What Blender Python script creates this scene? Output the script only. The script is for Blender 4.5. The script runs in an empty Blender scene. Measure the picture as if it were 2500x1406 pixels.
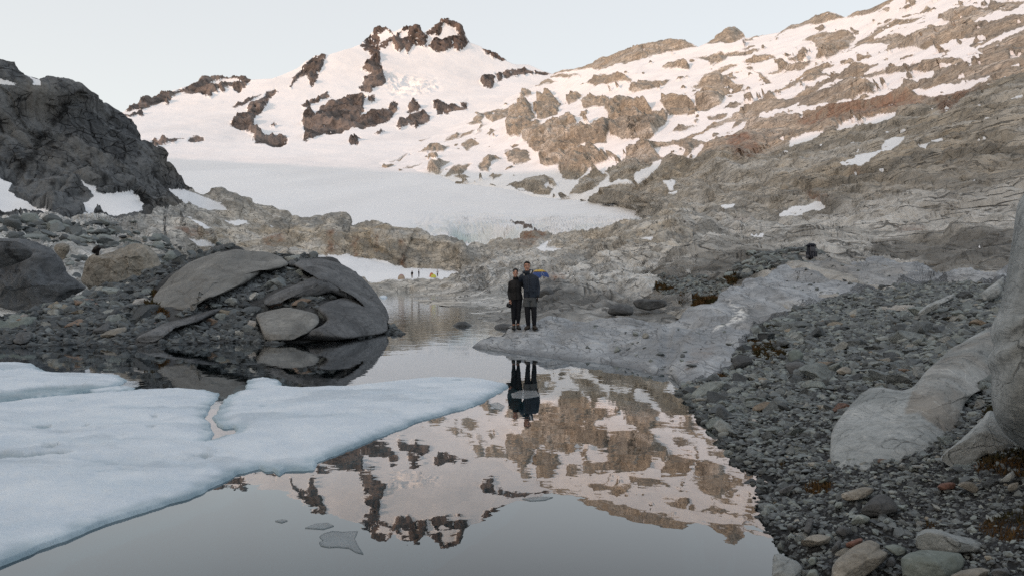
import bpy, bmesh, math, random, time
import numpy as np
from mathutils import Vector, Matrix

T0 = time.time()
DENOISE = False
rng = np.random.default_rng(7)
random.seed(7)
SC = bpy.context.scene
COL = SC.collection
F, HC, HY, CX = 1850.0, 1.7, 690.0, 1250.0      # focal length in photo pixels, eye height, horizon row, centre column

# ------------------------------------------------------------------ helpers
def up(px, py, D):
    """a sight line (photo pixel) followed out to D metres ahead -> world point"""
    return np.stack([(px - CX) / F * D, D + 0 * px, HC - (py - HY) / F * D], -1)

def P1(px, py, D):
    return Vector(((px - CX) / F * D, D, HC - (py - HY) / F * D))

def sstep(x, a, b):
    t = np.clip((x - a) / (b - a), 0, 1)
    return t * t * (3 - 2 * t)

_perm = np.random.default_rng(11).integers(0, 256, 4096).astype(np.int64)
_g = np.random.default_rng(12).normal(size=(256, 3)); _g /= np.linalg.norm(_g, axis=1)[:, None]
def _hash(i, j, k):
    return _perm[(_perm[(_perm[i & 4095] + j) & 4095] * 7 + k * 131) & 4095]

def gnoise(P):
    sh = P.shape[:-1]; P = P.reshape(-1, 3)
    I = np.floor(P).astype(np.int64); f = P - I
    u = f * f * f * (f * (f * 6 - 15) + 10)
    out = 0
    for dx in (0, 1):
        for dy in (0, 1):
            for dz in (0, 1):
                g = _g[_hash(I[:, 0] + dx, I[:, 1] + dy, I[:, 2] + dz)]
                d = g[:, 0] * (f[:, 0] - dx) + g[:, 1] * (f[:, 1] - dy) + g[:, 2] * (f[:, 2] - dz)
                w = (u[:, 0] if dx else 1 - u[:, 0]) * (u[:, 1] if dy else 1 - u[:, 1]) * (u[:, 2] if dz else 1 - u[:, 2])
                out = out + w * d
    return (out * 1.6).reshape(sh)

def voro(P):
    """F1, F2, random value of the nearest cell"""
    sh = P.shape[:-1]; P = P.reshape(-1, 3)
    I = np.floor(P).astype(np.int64); f = P - I
    b1 = np.full(len(P), 9.0); b2 = b1.copy(); val = np.zeros(len(P))
    for dx in (-1, 0, 1):
        for dy in (-1, 0, 1):
            for dz in (-1, 0, 1):
                h = _hash(I[:, 0] + dx, I[:, 1] + dy, I[:, 2] + dz)
                o = _g[h] * 0.35 + 0.5
                d = np.sqrt((dx + o[:, 0] - f[:, 0]) ** 2 + (dy + o[:, 1] - f[:, 1]) ** 2 + (dz + o[:, 2] - f[:, 2]) ** 2)
                n = d < b1
                b2 = np.where(n, b1, np.minimum(b2, d)); val = np.where(n, h / 255.0, val); b1 = np.where(n, d, b1)
    return b1.reshape(sh), b2.reshape(sh), val.reshape(sh)

def lod(P, D, sizes, amp=0.2, kind='fbm', lo=(1.5, 4), hi=(160, 320)):
    """sum of noise octaves (feature sizes in metres), each only where it is neither too small nor too big to see"""
    out = np.zeros(P.shape[:-1])
    for q, s in enumerate(sizes):
        pxs = s / D * F
        w = sstep(pxs, *lo) * (1 - sstep(pxs, *hi))
        if w.max() < 1e-3: continue
        n = gnoise(P / s + 17.3 * q + 3.1)
        if kind == 'billow': n = np.abs(n) * 2 - 0.45
        elif kind == 'ridge': n = 0.45 - np.abs(n) * 2
        out += amp * s * w * n
    return out

def blocks(P, D, sizes, amp=0.2, lo=(5, 12), hi=(160, 320)):
    out = np.zeros(P.shape[:-1])
    for q, s in enumerate(sizes):
        pxs = s / D * F
        w = sstep(pxs, *lo) * (1 - sstep(pxs, *hi))
        if w.max() < 1e-3: continue
        a, b, v = voro(P / s + 5.7 * q)
        out += amp * s * w * ((v - 0.5) + 0.35 * np.minimum((b - a) * 3, 1))
    return out

def ledges(P, D, u, sizes, amp=.28, lo=(9, 20), hi=(70, 140)):
    """stepped bedding: slow treads and quick risers along the height-like coordinate u, broken up along their length"""
    out = np.zeros(D.shape)
    for q, s in enumerate(sizes):
        pxs = s / D * F; w = sstep(pxs, *lo) * (1 - sstep(pxs, *hi))
        if w.max() < 1e-3: continue
        h = u / s + .6 * gnoise(P / (s * 2.6) + q * 9.1) + .25 * gnoise(P / (s * .9) + q * 4.7); f = h - np.floor(h)
        out += amp * s * w * (sstep(f, .62, .97) - f + .3) * np.clip(.55 + 1.3 * gnoise(P / (s * 3.3) + 31 + q), 0, 1.2)
    return out

class TPS:
    """smooth surface through control points; interpolates 1/D, so that planes stay planes (or log D, for mountainsides)"""
    def __init__(s, pts, smooth=0.0, log=0.0):
        a = np.array(pts, float); s.log = log
        if log: s.k = lambda r: np.sqrt(r * r + log * log)
        s.X = a[:, :2] / 500.0; n = len(a)
        K = s.k(np.linalg.norm(s.X[:, None] - s.X[None], axis=-1)) + smooth * np.eye(n)
        Pm = np.concatenate([np.ones((n, 1)), s.X], 1)
        A = np.zeros((n + 3, n + 3)); A[:n, :n] = K; A[:n, n:] = Pm; A[n:, :n] = Pm.T
        s.w = np.linalg.solve(A, np.concatenate([np.log(a[:, 2]) if log else 100.0 / a[:, 2], np.zeros(3)]))
    @staticmethod
    def k(r):
        return np.where(r > 1e-9, r * r * np.log(np.maximum(r, 1e-9)), 0)
    def __call__(s, px, py, dmax=4000):
        sh = np.shape(px); q = np.stack([np.ravel(px), np.ravel(py)], -1) / 500.0
        v = s.w[-3] + q @ s.w[-2:]
        for i in range(len(s.X)):
            v = v + s.w[i] * s.k(np.sqrt(((q - s.X[i]) ** 2).sum(1)))
        if s.log: return np.exp(v).reshape(sh)
        return (100.0 / np.maximum(v, 100.0 / dmax)).reshape(sh)

class Tension:
    """log depth through control points as a stretched thin plate on a coarse lattice: follows the points without overshooting"""
    def __init__(s, pts, x0, x1, y0, y1, dx=45.0, dy=20.0, tens=.25, wt=400.0):
        a = np.array(pts, float)
        s.x0, s.y0, s.dx, s.dy = x0, y0, dx, dy
        nx, ny = int((x1 - x0) / dx) + 2, int((y1 - y0) / dy) + 2; s.nx, s.ny = nx, ny
        A = np.stack([np.ones(len(a)), a[:, 0] / 1000, a[:, 1] / 1000], 1); z = np.log(a[:, 2])
        s.af = np.linalg.lstsq(A, z, rcond=None)[0]; r = z - A @ s.af
        n = nx * ny; M = np.zeros((n, n)); b = np.zeros(n); idx = np.arange(n).reshape(ny, nx)
        def add(ids, co, w):
            for i, ci in zip(ids, co):
                for j, cj in zip(ids, co): np.add.at(M, (i.ravel(), j.ravel()), w * ci * cj)
        add([idx[:, 1:], idx[:, :-1]], [1, -1], tens); add([idx[1:], idx[:-1]], [1, -1], tens)
        add([idx[:, 2:], idx[:, 1:-1], idx[:, :-2]], [1, -2, 1], 1); add([idx[2:], idx[1:-1], idx[:-2]], [1, -2, 1], 1)
        add([idx[1:, 1:], idx[1:, :-1], idx[:-1, 1:], idx[:-1, :-1]], [1, -1, -1, 1], 2)
        for (x, y, _), v in zip(a, r):
            fx = np.clip((x - x0) / dx, 0, nx - 1.001); fy = np.clip((y - y0) / dy, 0, ny - 1.001); i, j = int(fx), int(fy); fx -= i; fy -= j
            ids = [idx[j, i], idx[j, i + 1], idx[j + 1, i], idx[j + 1, i + 1]]; w = [(1 - fx) * (1 - fy), fx * (1 - fy), (1 - fx) * fy, fx * fy]
            for p, wp in zip(ids, w):
                b[p] += wt * wp * v
                for q, wq in zip(ids, w): M[p, q] += wt * wp * wq
        s.u = np.linalg.solve(M + 1e-6 * np.eye(n), b).reshape(ny, nx)
    def __call__(s, px, py):
        fx = np.clip((px - s.x0) / s.dx, 0, s.nx - 1.001); fy = np.clip((py - s.y0) / s.dy, 0, s.ny - 1.001)
        i = np.floor(fx).astype(int); j = np.floor(fy).astype(int); fx = fx - i; fy = fy - j
        def cr(t): return (-.5 * t + t * t - .5 * t ** 3, 1 - 2.5 * t * t + 1.5 * t ** 3, .5 * t + 2 * t * t - 1.5 * t ** 3, -.5 * t * t + .5 * t ** 3)
        wx, wy = cr(fx), cr(fy); out = 0
        for b in range(4):
            for a in range(4):
                out = out + wx[a] * wy[b] * s.u[np.clip(j + b - 1, 0, s.ny - 1), np.clip(i + a - 1, 0, s.nx - 1)]
        return np.exp(out + s.af[0] + s.af[1] * px / 1000 + s.af[2] * py / 1000)

def poly_line(pts):
    a = np.array(pts, float)
    return lambda x: np.interp(x, a[:, 0], a[:, 1])

def sdf(poly, X, Y, cap=40.0):
    """signed distance to a closed outline, positive inside, capped"""
    p = np.array(poly, float)
    out = np.full(X.shape, -cap)
    m = (X > p[:, 0].min() - cap) & (X < p[:, 0].max() + cap) & (Y > p[:, 1].min() - cap) & (Y < p[:, 1].max() + cap)
    if not m.any(): return out
    x, y = X[m], Y[m]; d2 = np.full(x.shape, 1e12); ins = np.zeros(x.shape, bool)
    for i in range(len(p)):
        ax, ay = p[i]; bx, by = p[(i + 1) % len(p)]
        ex, ey = bx - ax, by - ay; L = ex * ex + ey * ey + 1e-9
        t = np.clip(((x - ax) * ex + (y - ay) * ey) / L, 0, 1)
        d2 = np.minimum(d2, (x - ax - t * ex) ** 2 + (y - ay - t * ey) ** 2)
        c = ((ay > y) != (by > y))
        ins ^= c & (x < ex * (y - ay) / (ey if abs(ey) > 1e-9 else 1e-9) + ax)
    d = np.sqrt(d2)
    out[m] = np.clip(np.where(ins, d, -d), -cap, cap)
    return out

def field(polys, X, Y, cap=40.0):
    out = np.full(X.shape, -cap)
    for p in polys: out = np.maximum(out, sdf(p, X, Y, cap))
    return out

def mesh_np(name, V, Q, mat=None, smooth=True, attrs=None, parent=None, flat_kind=None):
    """ONE mesh object out of a vertex array and a quad (or triangle) array"""
    V = np.asarray(V, np.float32).reshape(-1, 3); Q = np.asarray(Q, np.int32)
    me = bpy.data.meshes.new(name)
    me.vertices.add(len(V)); me.vertices.foreach_set('co', V.ravel())
    k = Q.shape[1]
    me.loops.add(Q.size); me.loops.foreach_set('vertex_index', Q.ravel())
    me.polygons.add(len(Q)); me.polygons.foreach_set('loop_start', np.arange(0, Q.size, k, dtype=np.int32))
    me.polygons.foreach_set('use_smooth', np.full(len(Q), bool(smooth)))
    me.update(calc_edges=True)
    for a, v in (attrs or {}).items():
        me.attributes.new(a, 'FLOAT', 'POINT').data.foreach_set('value', np.asarray(v, np.float32).ravel())
    o = bpy.data.objects.new(name, me); COL.objects.link(o)
    if mat: me.materials.append(mat)
    if parent: o.parent = parent
    return o

def grid_quads(R, C):
    i = np.arange(R * C).reshape(R, C)
    return np.stack([i[:-1, :-1], i[1:, :-1], i[1:, 1:], i[:-1, 1:]], -1)

def tag(o, label=None, cat=None, group=None, kind=None):
    if label: o['label'] = label
    if cat: o['category'] = cat
    if group: o['group'] = group
    if kind: o['kind'] = kind
    return o

def normals(P):
    du = np.gradient(P, axis=1); dv = np.gradient(P, axis=0)
    n = np.cross(dv, du); n /= np.linalg.norm(n, axis=-1, keepdims=True) + 1e-9
    return n

class Layer:
    """a sheet of terrain: rows run from its crest (top) down to its foot, columns from side to side; the crest rolls over to a far side"""
    def __init__(s, x0, x1, step, rows, top, bot, depth, back=None, vpow=1.0):
        x = np.arange(x0, x1 + step, step, dtype=float)
        v = np.linspace(0, 1, rows) ** vpow
        t, b = top(x), bot(x)
        s.px = np.repeat(x[None], rows, 0); s.py = t[None] + (b - t)[None] * v[:, None]
        s.D = depth(s.px, s.py); s.P = up(s.px, s.py, s.D); s.nb = 0
        if back:                                   # [(fraction of D further, fraction of D lower)]
            p0 = s.P[:1]; d0 = s.D[:1]; ex = []
            for f, dz in reversed(back):
                q = p0.copy(); q[..., 0] *= 1 + f; q[..., 1] *= 1 + f; q[..., 2] -= dz * d0
                ex.append(q)
            s.nb = len(back)
            s.P = np.concatenate(ex + [s.P]); pad = lambda a: np.concatenate([np.repeat(a[:1], s.nb, 0), a])
            s.px, s.py, s.D = pad(s.px), pad(s.py), pad(s.D)
        s.N = normals(s.P)
        flip = (s.N[..., 2] < -0.2); s.N[flip] *= -1
    def move(s, d):
        s.P = s.P + s.N * d[..., None]
    def sink(s, z0=-.12, k=7.0):
        z = s.P[..., 2]; s.P[..., 2] = np.where(z < z0, z0 + (z - z0) * k, z)       # the shore falls away to the bed
    def build(s, name, mat, attrs=None, keep=None):
        R, C = s.px.shape; Q = grid_quads(R, C).reshape(-1, 4)
        if keep is not None:
            k = keep[:-1, :-1].ravel(); Q = Q[k]
            used = np.unique(Q); re = np.full(R * C, -1); re[used] = np.arange(len(used))
            return mesh_np(name, s.P.reshape(-1, 3)[used], re[Q], mat, True, {a: v.ravel()[used] for a, v in (attrs or {}).items()})
        return mesh_np(name, s.P, Q, mat, True, attrs)

# ------------------------------------------------------------------ materials
def new_mat(name):
    m = bpy.data.materials.new(name); m.use_nodes = True
    nt = m.node_tree; nt.nodes.clear()
    return m, nt
class G:
    """tiny node-graph writer"""
    def __init__(s, nt): s.nt = nt
    def n(s, t, ins=None, **p):
        nd = s.nt.nodes.new('ShaderNode' + t)
        for k, v in p.items(): setattr(nd, k, v)
        for k, v in (ins or {}).items():
            sk = nd.inputs[k]
            if isinstance(v, bpy.types.NodeSocket): s.nt.links.new(v, sk)
            else: sk.default_value = v
        return nd
    def math(s, op, a, b=0.0, clamp=False):
        return s.n('Math', {0: a, 1: b}, operation=op, use_clamp=clamp).outputs[0]
    def mix(s, f, a, b, t='MIX'):
        c = lambda v: v if isinstance(v, bpy.types.NodeSocket) else (*v, 1)[:4]
        nd = s.n('MixRGB', {'Fac': f, 'Color1': c(a), 'Color2': c(b)}, blend_type=t)
        return nd.outputs[0]
    def noise(s, co, scale, det=8, rough=.6, dist=0.0):
        return s.n('TexNoise', {'Vector': co, 'Scale': scale, 'Detail': det, 'Roughness': rough, 'Distortion': dist}).outputs['Fac']
    def rng(s, v, a, b, lo=0.0, hi=1.0):
        return s.n('MapRange', {'Value': v, 'From Min': a, 'From Max': b, 'To Min': lo, 'To Max': hi}, interpolation_type='SMOOTHSTEP').outputs[0]
    def attr(s, name): return s.n('Attribute', attribute_name=name).outputs['Fac']
    def mapped(s, co, scale=(1, 1, 1), rot=(0, 0, 0)):
        return s.n('Mapping', {'Vector': co, 'Scale': scale, 'Rotation': rot}).outputs[0]

SNOWC = (.83, .835, .85)
def rock_mat(name, dark, mid, light, s=1.0, bump=.3, warm=None, rust=(.22, .10, .055), crack=.5, streak=.3, snow=True,
             strata=None, rough=.85, fine=14.0, vein=0.0, tone=False, lines=.85, wet=False):
    m, nt = new_mat(name); g = G(nt)
    co = g.n('TexCoord').outputs['Object']
    n1 = g.noise(co, .35 / s, 12, .62, .2)
    n2 = g.noise(co, fine / s * .2, 10, .68, .1)
    n0 = g.noise(co, .06 / s, 4, .5)
    c = g.mix(g.rng(n1, .40, .60), dark, light)
    c = g.mix(.45, c, mid)
    c = g.mix(g.rng(n2, .50, .34, 0, .75), c, g.mix(.75, c, tuple(x * .6 for x in dark)), 'MIX')
    c = g.mix(g.rng(n2, .53, .66, 0, .5), c, light)
    if wet: c = g.mix(g.rng(g.n('SeparateXYZ', {0: co}).outputs[2], .10, .02, 0, .6), c, tuple(x * .45 for x in dark))
    c = g.mix(g.math('MULTIPLY', g.attr('dark'), g.rng(n0, .3, .6, .5, 1)), c, tuple(x * .45 for x in dark))  # dark attribute: darker rock, with shade behind the crest painted into the colour
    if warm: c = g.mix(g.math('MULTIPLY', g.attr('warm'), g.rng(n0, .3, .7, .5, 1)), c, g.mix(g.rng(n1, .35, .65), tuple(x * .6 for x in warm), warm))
    hgt = g.math('ADD', g.math('MULTIPLY', n1, 1.0), g.math('MULTIPLY', n2, .12))
    if strata:
        sn = g.noise(g.mapped(co, strata[1], strata[2]), strata[0] / s, 10, .62, .5)
        c = g.mix(g.rng(sn, .38, .52, .5, 0), c, dark)
        sb_ = g.noise(g.mapped(co, strata[1], strata[2]), strata[0] * .22 / s, 7, .6, .6)
        c = g.mix(g.rng(sb_, .47, .38, 0, .55), c, dark); c = g.mix(g.rng(sb_, .54, .62, 0, .4), c, light)
        for k_, w_ in ((1.6, .022),):
            s2 = g.noise(g.mapped(co, tuple(v * (.5 if v < 1 else 1) for v in strata[1]), strata[2]), strata[0] * k_ / s, 2.5, .5, .3)
            ln = g.math('MULTIPLY', g.rng(g.math('ABSOLUTE', g.math('SUBTRACT', s2, .49)), 0, w_, lines, 0), g.rng(n1, .42, .56))
            c = g.mix(ln, c, tuple(x * .28 for x in dark)); hgt = g.math('SUBTRACT', hgt, g.math('MULTIPLY', ln, .25))
        hgt = g.math('ADD', hgt, g.math('MULTIPLY', sn, .8))
    if streak:
        st = g.noise(g.mapped(co, (1, 1, .10)), 1.1 / s, 8, .66, .35)
        c = g.mix(g.rng(st, .50, .66, 0, streak), c, tuple(x * .45 for x in dark))
        c = g.mix(g.rng(st, .40, .30, 0, streak * .5), c, light)
    if crack:
        wv = g.n('VectorMath', {0: co, 1: g.n('TexNoise', {'Vector': co, 'Scale': .5 / s, 'Detail': 4.0}).outputs['Color']}, operation='ADD').outputs[0]
        for sc, wd in ((.09, .022), (.35, .020), (1.3, .045)):
            vo = g.n('TexVoronoi', {'Vector': g.mapped(wv, (1, .55, 1.0), (.3, .2, .4)), 'Scale': sc / s}, feature='DISTANCE_TO_EDGE').outputs['Distance']
            k = g.math('MULTIPLY', g.rng(vo, 0, wd, crack * .8, 0), g.math('MULTIPLY', g.rng(n2, .38, .6), g.rng(n1, .57, .45)))
            c = g.mix(k, c, tuple(x * .3 for x in dark))
            hgt = g.math('SUBTRACT', hgt, g.math('MULTIPLY', k, .35))
    if vein:
        vn = g.noise(g.mapped(co, (1, .4, 1.5), (.2, .5, .3)), .8 / s, 6, .55, 1.2)
        vk = g.math('MULTIPLY', g.rng(g.math('ABSOLUTE', g.math('SUBTRACT', vn, .5)), 0, .012, 1, 0), g.rng(n1, .5, .6))
        c = g.mix(g.math('MULTIPLY', vk, vein), c, (.55, .55, .52))
        c = g.mix(g.math('MULTIPLY', g.attr('quartz'), g.rng(n2, .42, .56)), c, (.66, .66, .64))
    if rust:
        c = g.mix(g.math('MULTIPLY', g.attr('rust'), g.rng(n1, .38, .58, .05, .8)), c, g.mix(g.rng(n2, .4, .6), rust, tuple(x * .45 for x in rust)))
    if tone:
        c = g.mix(1.0, c, g.n('CombineColor', {0: g.attr('tone'), 1: g.attr('tone'), 2: g.attr('tone')}).outputs[0], 'MULTIPLY')
    bp = g.n('Bump', {'Strength': 1.0, 'Distance': bump * s, 'Height': hgt}).outputs[0]
    b = g.n('BsdfPrincipled', {'Base Color': c, 'Roughness': rough, 'Normal': bp, 'Specular IOR Level': .25})
    out = b.outputs[0]
    if snow:
        fac = g.rng(g.math('ADD', g.attr('snow'), g.math('MULTIPLY', g.math('SUBTRACT', n2, .5), .55)), .47, .53)
        sb = g.n('Bump', {'Strength': .7, 'Distance': .16 * s, 'Height': g.noise(co, .5 / s, 9, .62)}).outputs[0]
        sv = g.noise(g.mapped(co, (1, .5, 1)), .16 / s, 9, .62, .5)
        sn_c = g.mix(g.attr('ice'), g.mix(g.rng(sv, .42, .62), SNOWC, (.765, .77, .785)), (.27, .42, .425))
        sb_ = g.n('BsdfPrincipled', {'Base Color': sn_c, 'Roughness': .7, 'Normal': sb, 'Specular IOR Level': .2})
        out = g.n('MixShader', {0: fac, 1: b.outputs[0], 2: sb_.outputs[0]}).outputs[0]
    o = g.n('OutputMaterial', {'Surface': out})
    return m

def plain(name, col, rough=.7, var=.25, scale=30.0, bump=0.0, spec=.3, col2=None, metal=0.0):
    m, nt = new_mat(name); g = G(nt)
    co = g.n('TexCoord').outputs['Object']
    nn = g.noise(co, scale, 6, .6)
    c2 = col2 or tuple(x * (1 - var) for x in col)
    c = g.mix(g.rng(nn, .35, .65), c2, col)
    ins = {'Base Color': c, 'Roughness': rough, 'Specular IOR Level': spec, 'Metallic': metal}
    if bump: ins['Normal'] = g.n('Bump', {'Strength': .6, 'Distance': bump, 'Height': nn}).outputs[0]
    g.n('OutputMaterial', {'Surface': g.n('BsdfPrincipled', ins).outputs[0]})
    return m
# ------------------------------------------------------------------ outlines read off the photograph (photo pixels)
def PL(s):
    a = [float(v) for v in s.replace(';', ' ').replace(',', ' ').split()]
    return list(zip(a[0::2], a[1::2]))
SKY_M = PL("-420,330 -150,330 200,300 302,274 352,250 430,221 470,206 508,194 545,190 587,189 614,197 665,194 704,178 723,170 745,153 770,138 802,136 860,118 879,109 901,84 924,70 946,70 963,78 983,68 1014,72 1034,81 1048,72 1061,63 1078,54 1092,47 1112,55 1128,70 1137,84 1145,102 1175,113 1202,129 1237,151 1253,158 1292,157 1311,166 1345,181 1420,205 1700,250")
SKY_R = PL("920,392 1345,183 1358,178 1378,170 1400,170 1448,156 1468,145 1515,125 1573,113 1613,106 1640,101 1663,99 1691,108 1706,117 1709,113 1745,98 1765,82 1780,72 1796,69 1815,82 1821,94 1882,84 1905,80 1918,70 1932,61 1952,59 1991,41 2022,29 2045,34 2061,43 2085,33 2128,20 2163,4 2300,-60 2500,-130 2900,-240")
SKY_B = PL("-420,60 -200,120 0,150 30,158 40,176 58,183 98,196 150,194 190,208 215,222 240,236 246,252 275,272 298,290 302,296 318,300 332,322 344,345 352,346 372,356 398,370 404,395 425,410 438,428 450,450 452,454 468,458 485,470 512,466 544,466 575,477 583,491 610,503 650,511 684,513 700,524 704,542 727,536 760,532 821,524 837,530 853,559 888,552 916,550 960,558 1006,564 1040,574 1086,585 1118,593 1143,596 1178,594 1220,593 1252,586 1280,577 1313,567 1345,577 1364,577 1412,564 1444,558 1486,554 1527,542 1556,535 1620,520 1700,500")

M_ROCK = [PL(s) for s in """303,272 352,250 430,222 470,205 508,194 530,186 590,187 612,196 607,202 600,215 580,228 565,213 552,215 548,228 532,218 533,232 520,228 516,240 505,238 490,225 470,232 440,228 420,240 410,258 395,248 360,268 330,272
305,285 330,280 352,275 352,287 330,285 310,290
707,210 715,190 740,165 765,137 795,135 790,165 777,185 770,205 762,213 755,200 750,188 735,192 720,200 710,218
560,302 580,285 600,275 610,255 640,240 650,225 670,215 678,225 660,235 650,262 625,285 620,310 640,325 645,335 690,330 702,338 697,355 680,362 655,357 640,350 622,352 618,330 600,318 575,312
565,262 600,245 640,230 600,255 580,265
665,300 675,298 670,312 662,310
735,258 765,243 800,225 805,238 780,245 745,268
740,275 760,270 770,280 780,262 815,252 840,245 860,235 880,230 892,232 888,265 880,290 870,300 850,318 820,330 790,328 765,340 745,345 740,310
850,250 889,231 887,254 870,285 909,280 944,270 960,246 973,254 963,289 936,303 913,309 877,315 850,313
878,112 901,82 924,68 946,68 960,80 930,95 925,110 928,140 935,170 943,205 930,212 915,218 910,225 880,226 876,215 890,200 888,190 905,180 885,172 890,158 908,140 895,125
925,115 940,120 960,100 963,120 975,128 990,120 995,132 1010,110 1030,115 1040,120 1045,95 1034,78 1014,70 990,68 965,88 955,80 935,100
1034,85 1061,60 1092,44 1112,53 1128,68 1147,102 1135,120 1120,128 1100,120 1090,128 1070,130 1045,115 1060,100 1080,95 1060,85 1040,90
1175,111 1202,127 1238,150 1220,151 1200,142 1180,122
1170,200 1180,185 1200,180 1208,190 1210,210 1195,216 1180,212
1208,180 1225,175 1230,200 1215,198
1225,182 1240,172 1280,170 1300,175 1345,181 1320,185 1290,182 1260,190 1235,195
898,235 912,233 916,245 908,250 900,245
1057,250 1075,247 1080,258 1110,258 1125,265 1125,252 1140,255 1138,270 1110,272 1095,280 1070,283 1060,270
995,262 1010,240 1017,250 1028,265 1020,275 995,275
968,310 975,295 1000,293 1010,278 1035,275 1050,290 1048,300 1030,305 1015,315 1000,305 980,315
915,330 930,320 942,323 925,330
850,345 860,335 880,340 870,352 855,352
455,345 470,333 495,335 500,345 480,350 470,350
370,345 400,342 450,340 430,348 400,355 380,362
1245,535 1265,540 1300,553 1325,572 1345,588 1325,580 1295,563 1260,548
1275,555 1300,562 1280,562""".split('\n')]
M_SNOW = [PL(s) for s in """1085,60 1105,70 1120,90 1100,92 1085,100 1060,95 1075,85
926,80 945,75 957,84 940,98 928,98
975,82 1000,74 990,88 975,95
515,205 540,193 580,192 590,205 560,206 535,210""".split('\n')]

R_MAIN = PL("2900,-250 2500,5 2340,25 2290,40 2245,45 2187,47 2148,66 2116,92 2075,120 2020,150 1990,165 1955,185 1930,210 1890,230 1850,252 1800,282 1750,303 1720,320 1671,336 1620,350 1573,360 1534,375 1520,411 1480,425 1490,445 1440,490 1500,503 1560,535 1540,720 1540,900 2900,900")
R_ROCK = [PL(s) for s in """1957,98 2000,82 2050,75 2085,85 2090,100 2060,125 2020,150 1990,150 2010,128 1990,115 1985,105
1340,184 1358,176 1448,154 1470,143 1515,123 1573,111 1613,104 1663,97 1691,106 1706,115 1670,122 1620,132 1560,148 1510,160 1460,172 1440,168 1400,173
1429,203 1460,188 1495,180 1530,188 1542,199 1495,205 1450,207
1530,215 1560,200 1600,195 1635,195 1620,210 1590,222 1550,225 1535,220
1620,160 1640,153 1685,155 1685,165 1650,170 1625,168
1233,309 1240,290 1257,266 1276,250 1292,254 1304,289 1292,313 1272,332 1241,334
1302,266 1308,242 1343,225 1358,239 1372,258 1366,282 1339,291 1311,293
1382,239 1397,229 1421,231 1413,250 1390,258
1417,250 1448,239 1495,242 1476,258 1421,266
1478,266 1515,246 1566,250 1593,270 1628,270 1628,297 1609,325 1585,344 1562,344 1554,336 1523,342 1491,336 1491,297
1282,336 1288,301 1319,297 1327,313 1354,301 1409,280 1405,301 1378,317 1437,309 1491,282 1491,321 1476,348 1452,356 1429,352 1398,375 1386,381 1370,403 1327,409 1317,387 1331,375 1308,373 1288,352
1366,411 1374,383 1413,372 1460,368 1495,379 1476,395 1437,415 1409,442 1370,434
1394,475 1417,438 1460,418 1480,434 1460,458 1425,475
1233,456 1280,438 1323,430 1345,436 1343,446 1325,458 1353,461 1343,473 1311,475 1261,461
1231,375 1265,360 1284,368 1296,391 1261,403 1237,391
1042,415 1053,399 1096,391 1085,407 1065,428 1053,422
1081,428 1116,403 1151,403 1124,426 1096,432
1163,407 1186,383 1218,387 1198,399 1194,420 1171,411
1120,356 1147,340 1167,352 1139,370
1022,371 1069,354 1100,360 1085,372 1045,372
1081,344 1116,325 1128,328 1100,340
1139,305 1182,274 1229,266 1257,254 1241,289 1202,301 1186,285 1163,328 1155,332 1186,305
1188,328 1198,313 1210,321 1198,334
1265,246 1272,227 1292,223 1300,235
1609,250 1648,231 1683,239 1699,270 1683,281 1632,285 1628,270
1695,239 1702,235 1737,207 1776,199 1819,211 1803,227 1776,235 1756,258 1721,274 1694,270
1866,184 1889,203 1870,207 1842,172 1811,172 1827,164
1682,215 1717,196 1788,180 1796,192 1737,211
1710,188 1756,164 1811,156 1776,172
1690,141 1756,129 1854,121 1835,133 1776,141 1768,153 1733,160 1729,145
1811,151 1850,135 1889,135 1897,145 1874,149 1835,156
1893,147 1913,149 1929,164 1991,153 1952,172 1925,176 1897,164
1927,143 1948,140 1946,149 1929,150
1944,133 1960,117 1983,125 1975,135
1622,164 1639,154 1678,154 1684,168 1640,170
1709,111 1745,96 1765,80 1780,70 1796,67 1815,80 1823,94 1790,100 1745,107
1895,90 1905,80 1932,59 1952,57 1991,39 2022,27 2061,41 2047,47 2015,59 1979,61 1950,70 1925,76
2063,45 2085,31 2128,18 2163,2 2200,-12 2180,5 2150,22 2110,37
1725,289 1749,282 1780,280 1772,289 1737,297
1762,266 1788,252 1811,252 1795,262
1631,328 1663,309 1702,309 1659,325
950,398 985,380 1000,376 970,393
975,412 1010,402 1030,397 1000,409
1000,350 1030,340 1050,335 1020,348
1110,340 1150,318 1160,315 1135,333
1330,190 1370,182 1420,183 1380,192
1190,235 1230,215 1250,213 1215,230
1290,205 1340,195 1360,200 1310,212
1110,432 1135,428 1150,436 1125,440
1190,432 1210,425 1225,430 1205,440""".split('\n')]
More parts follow.
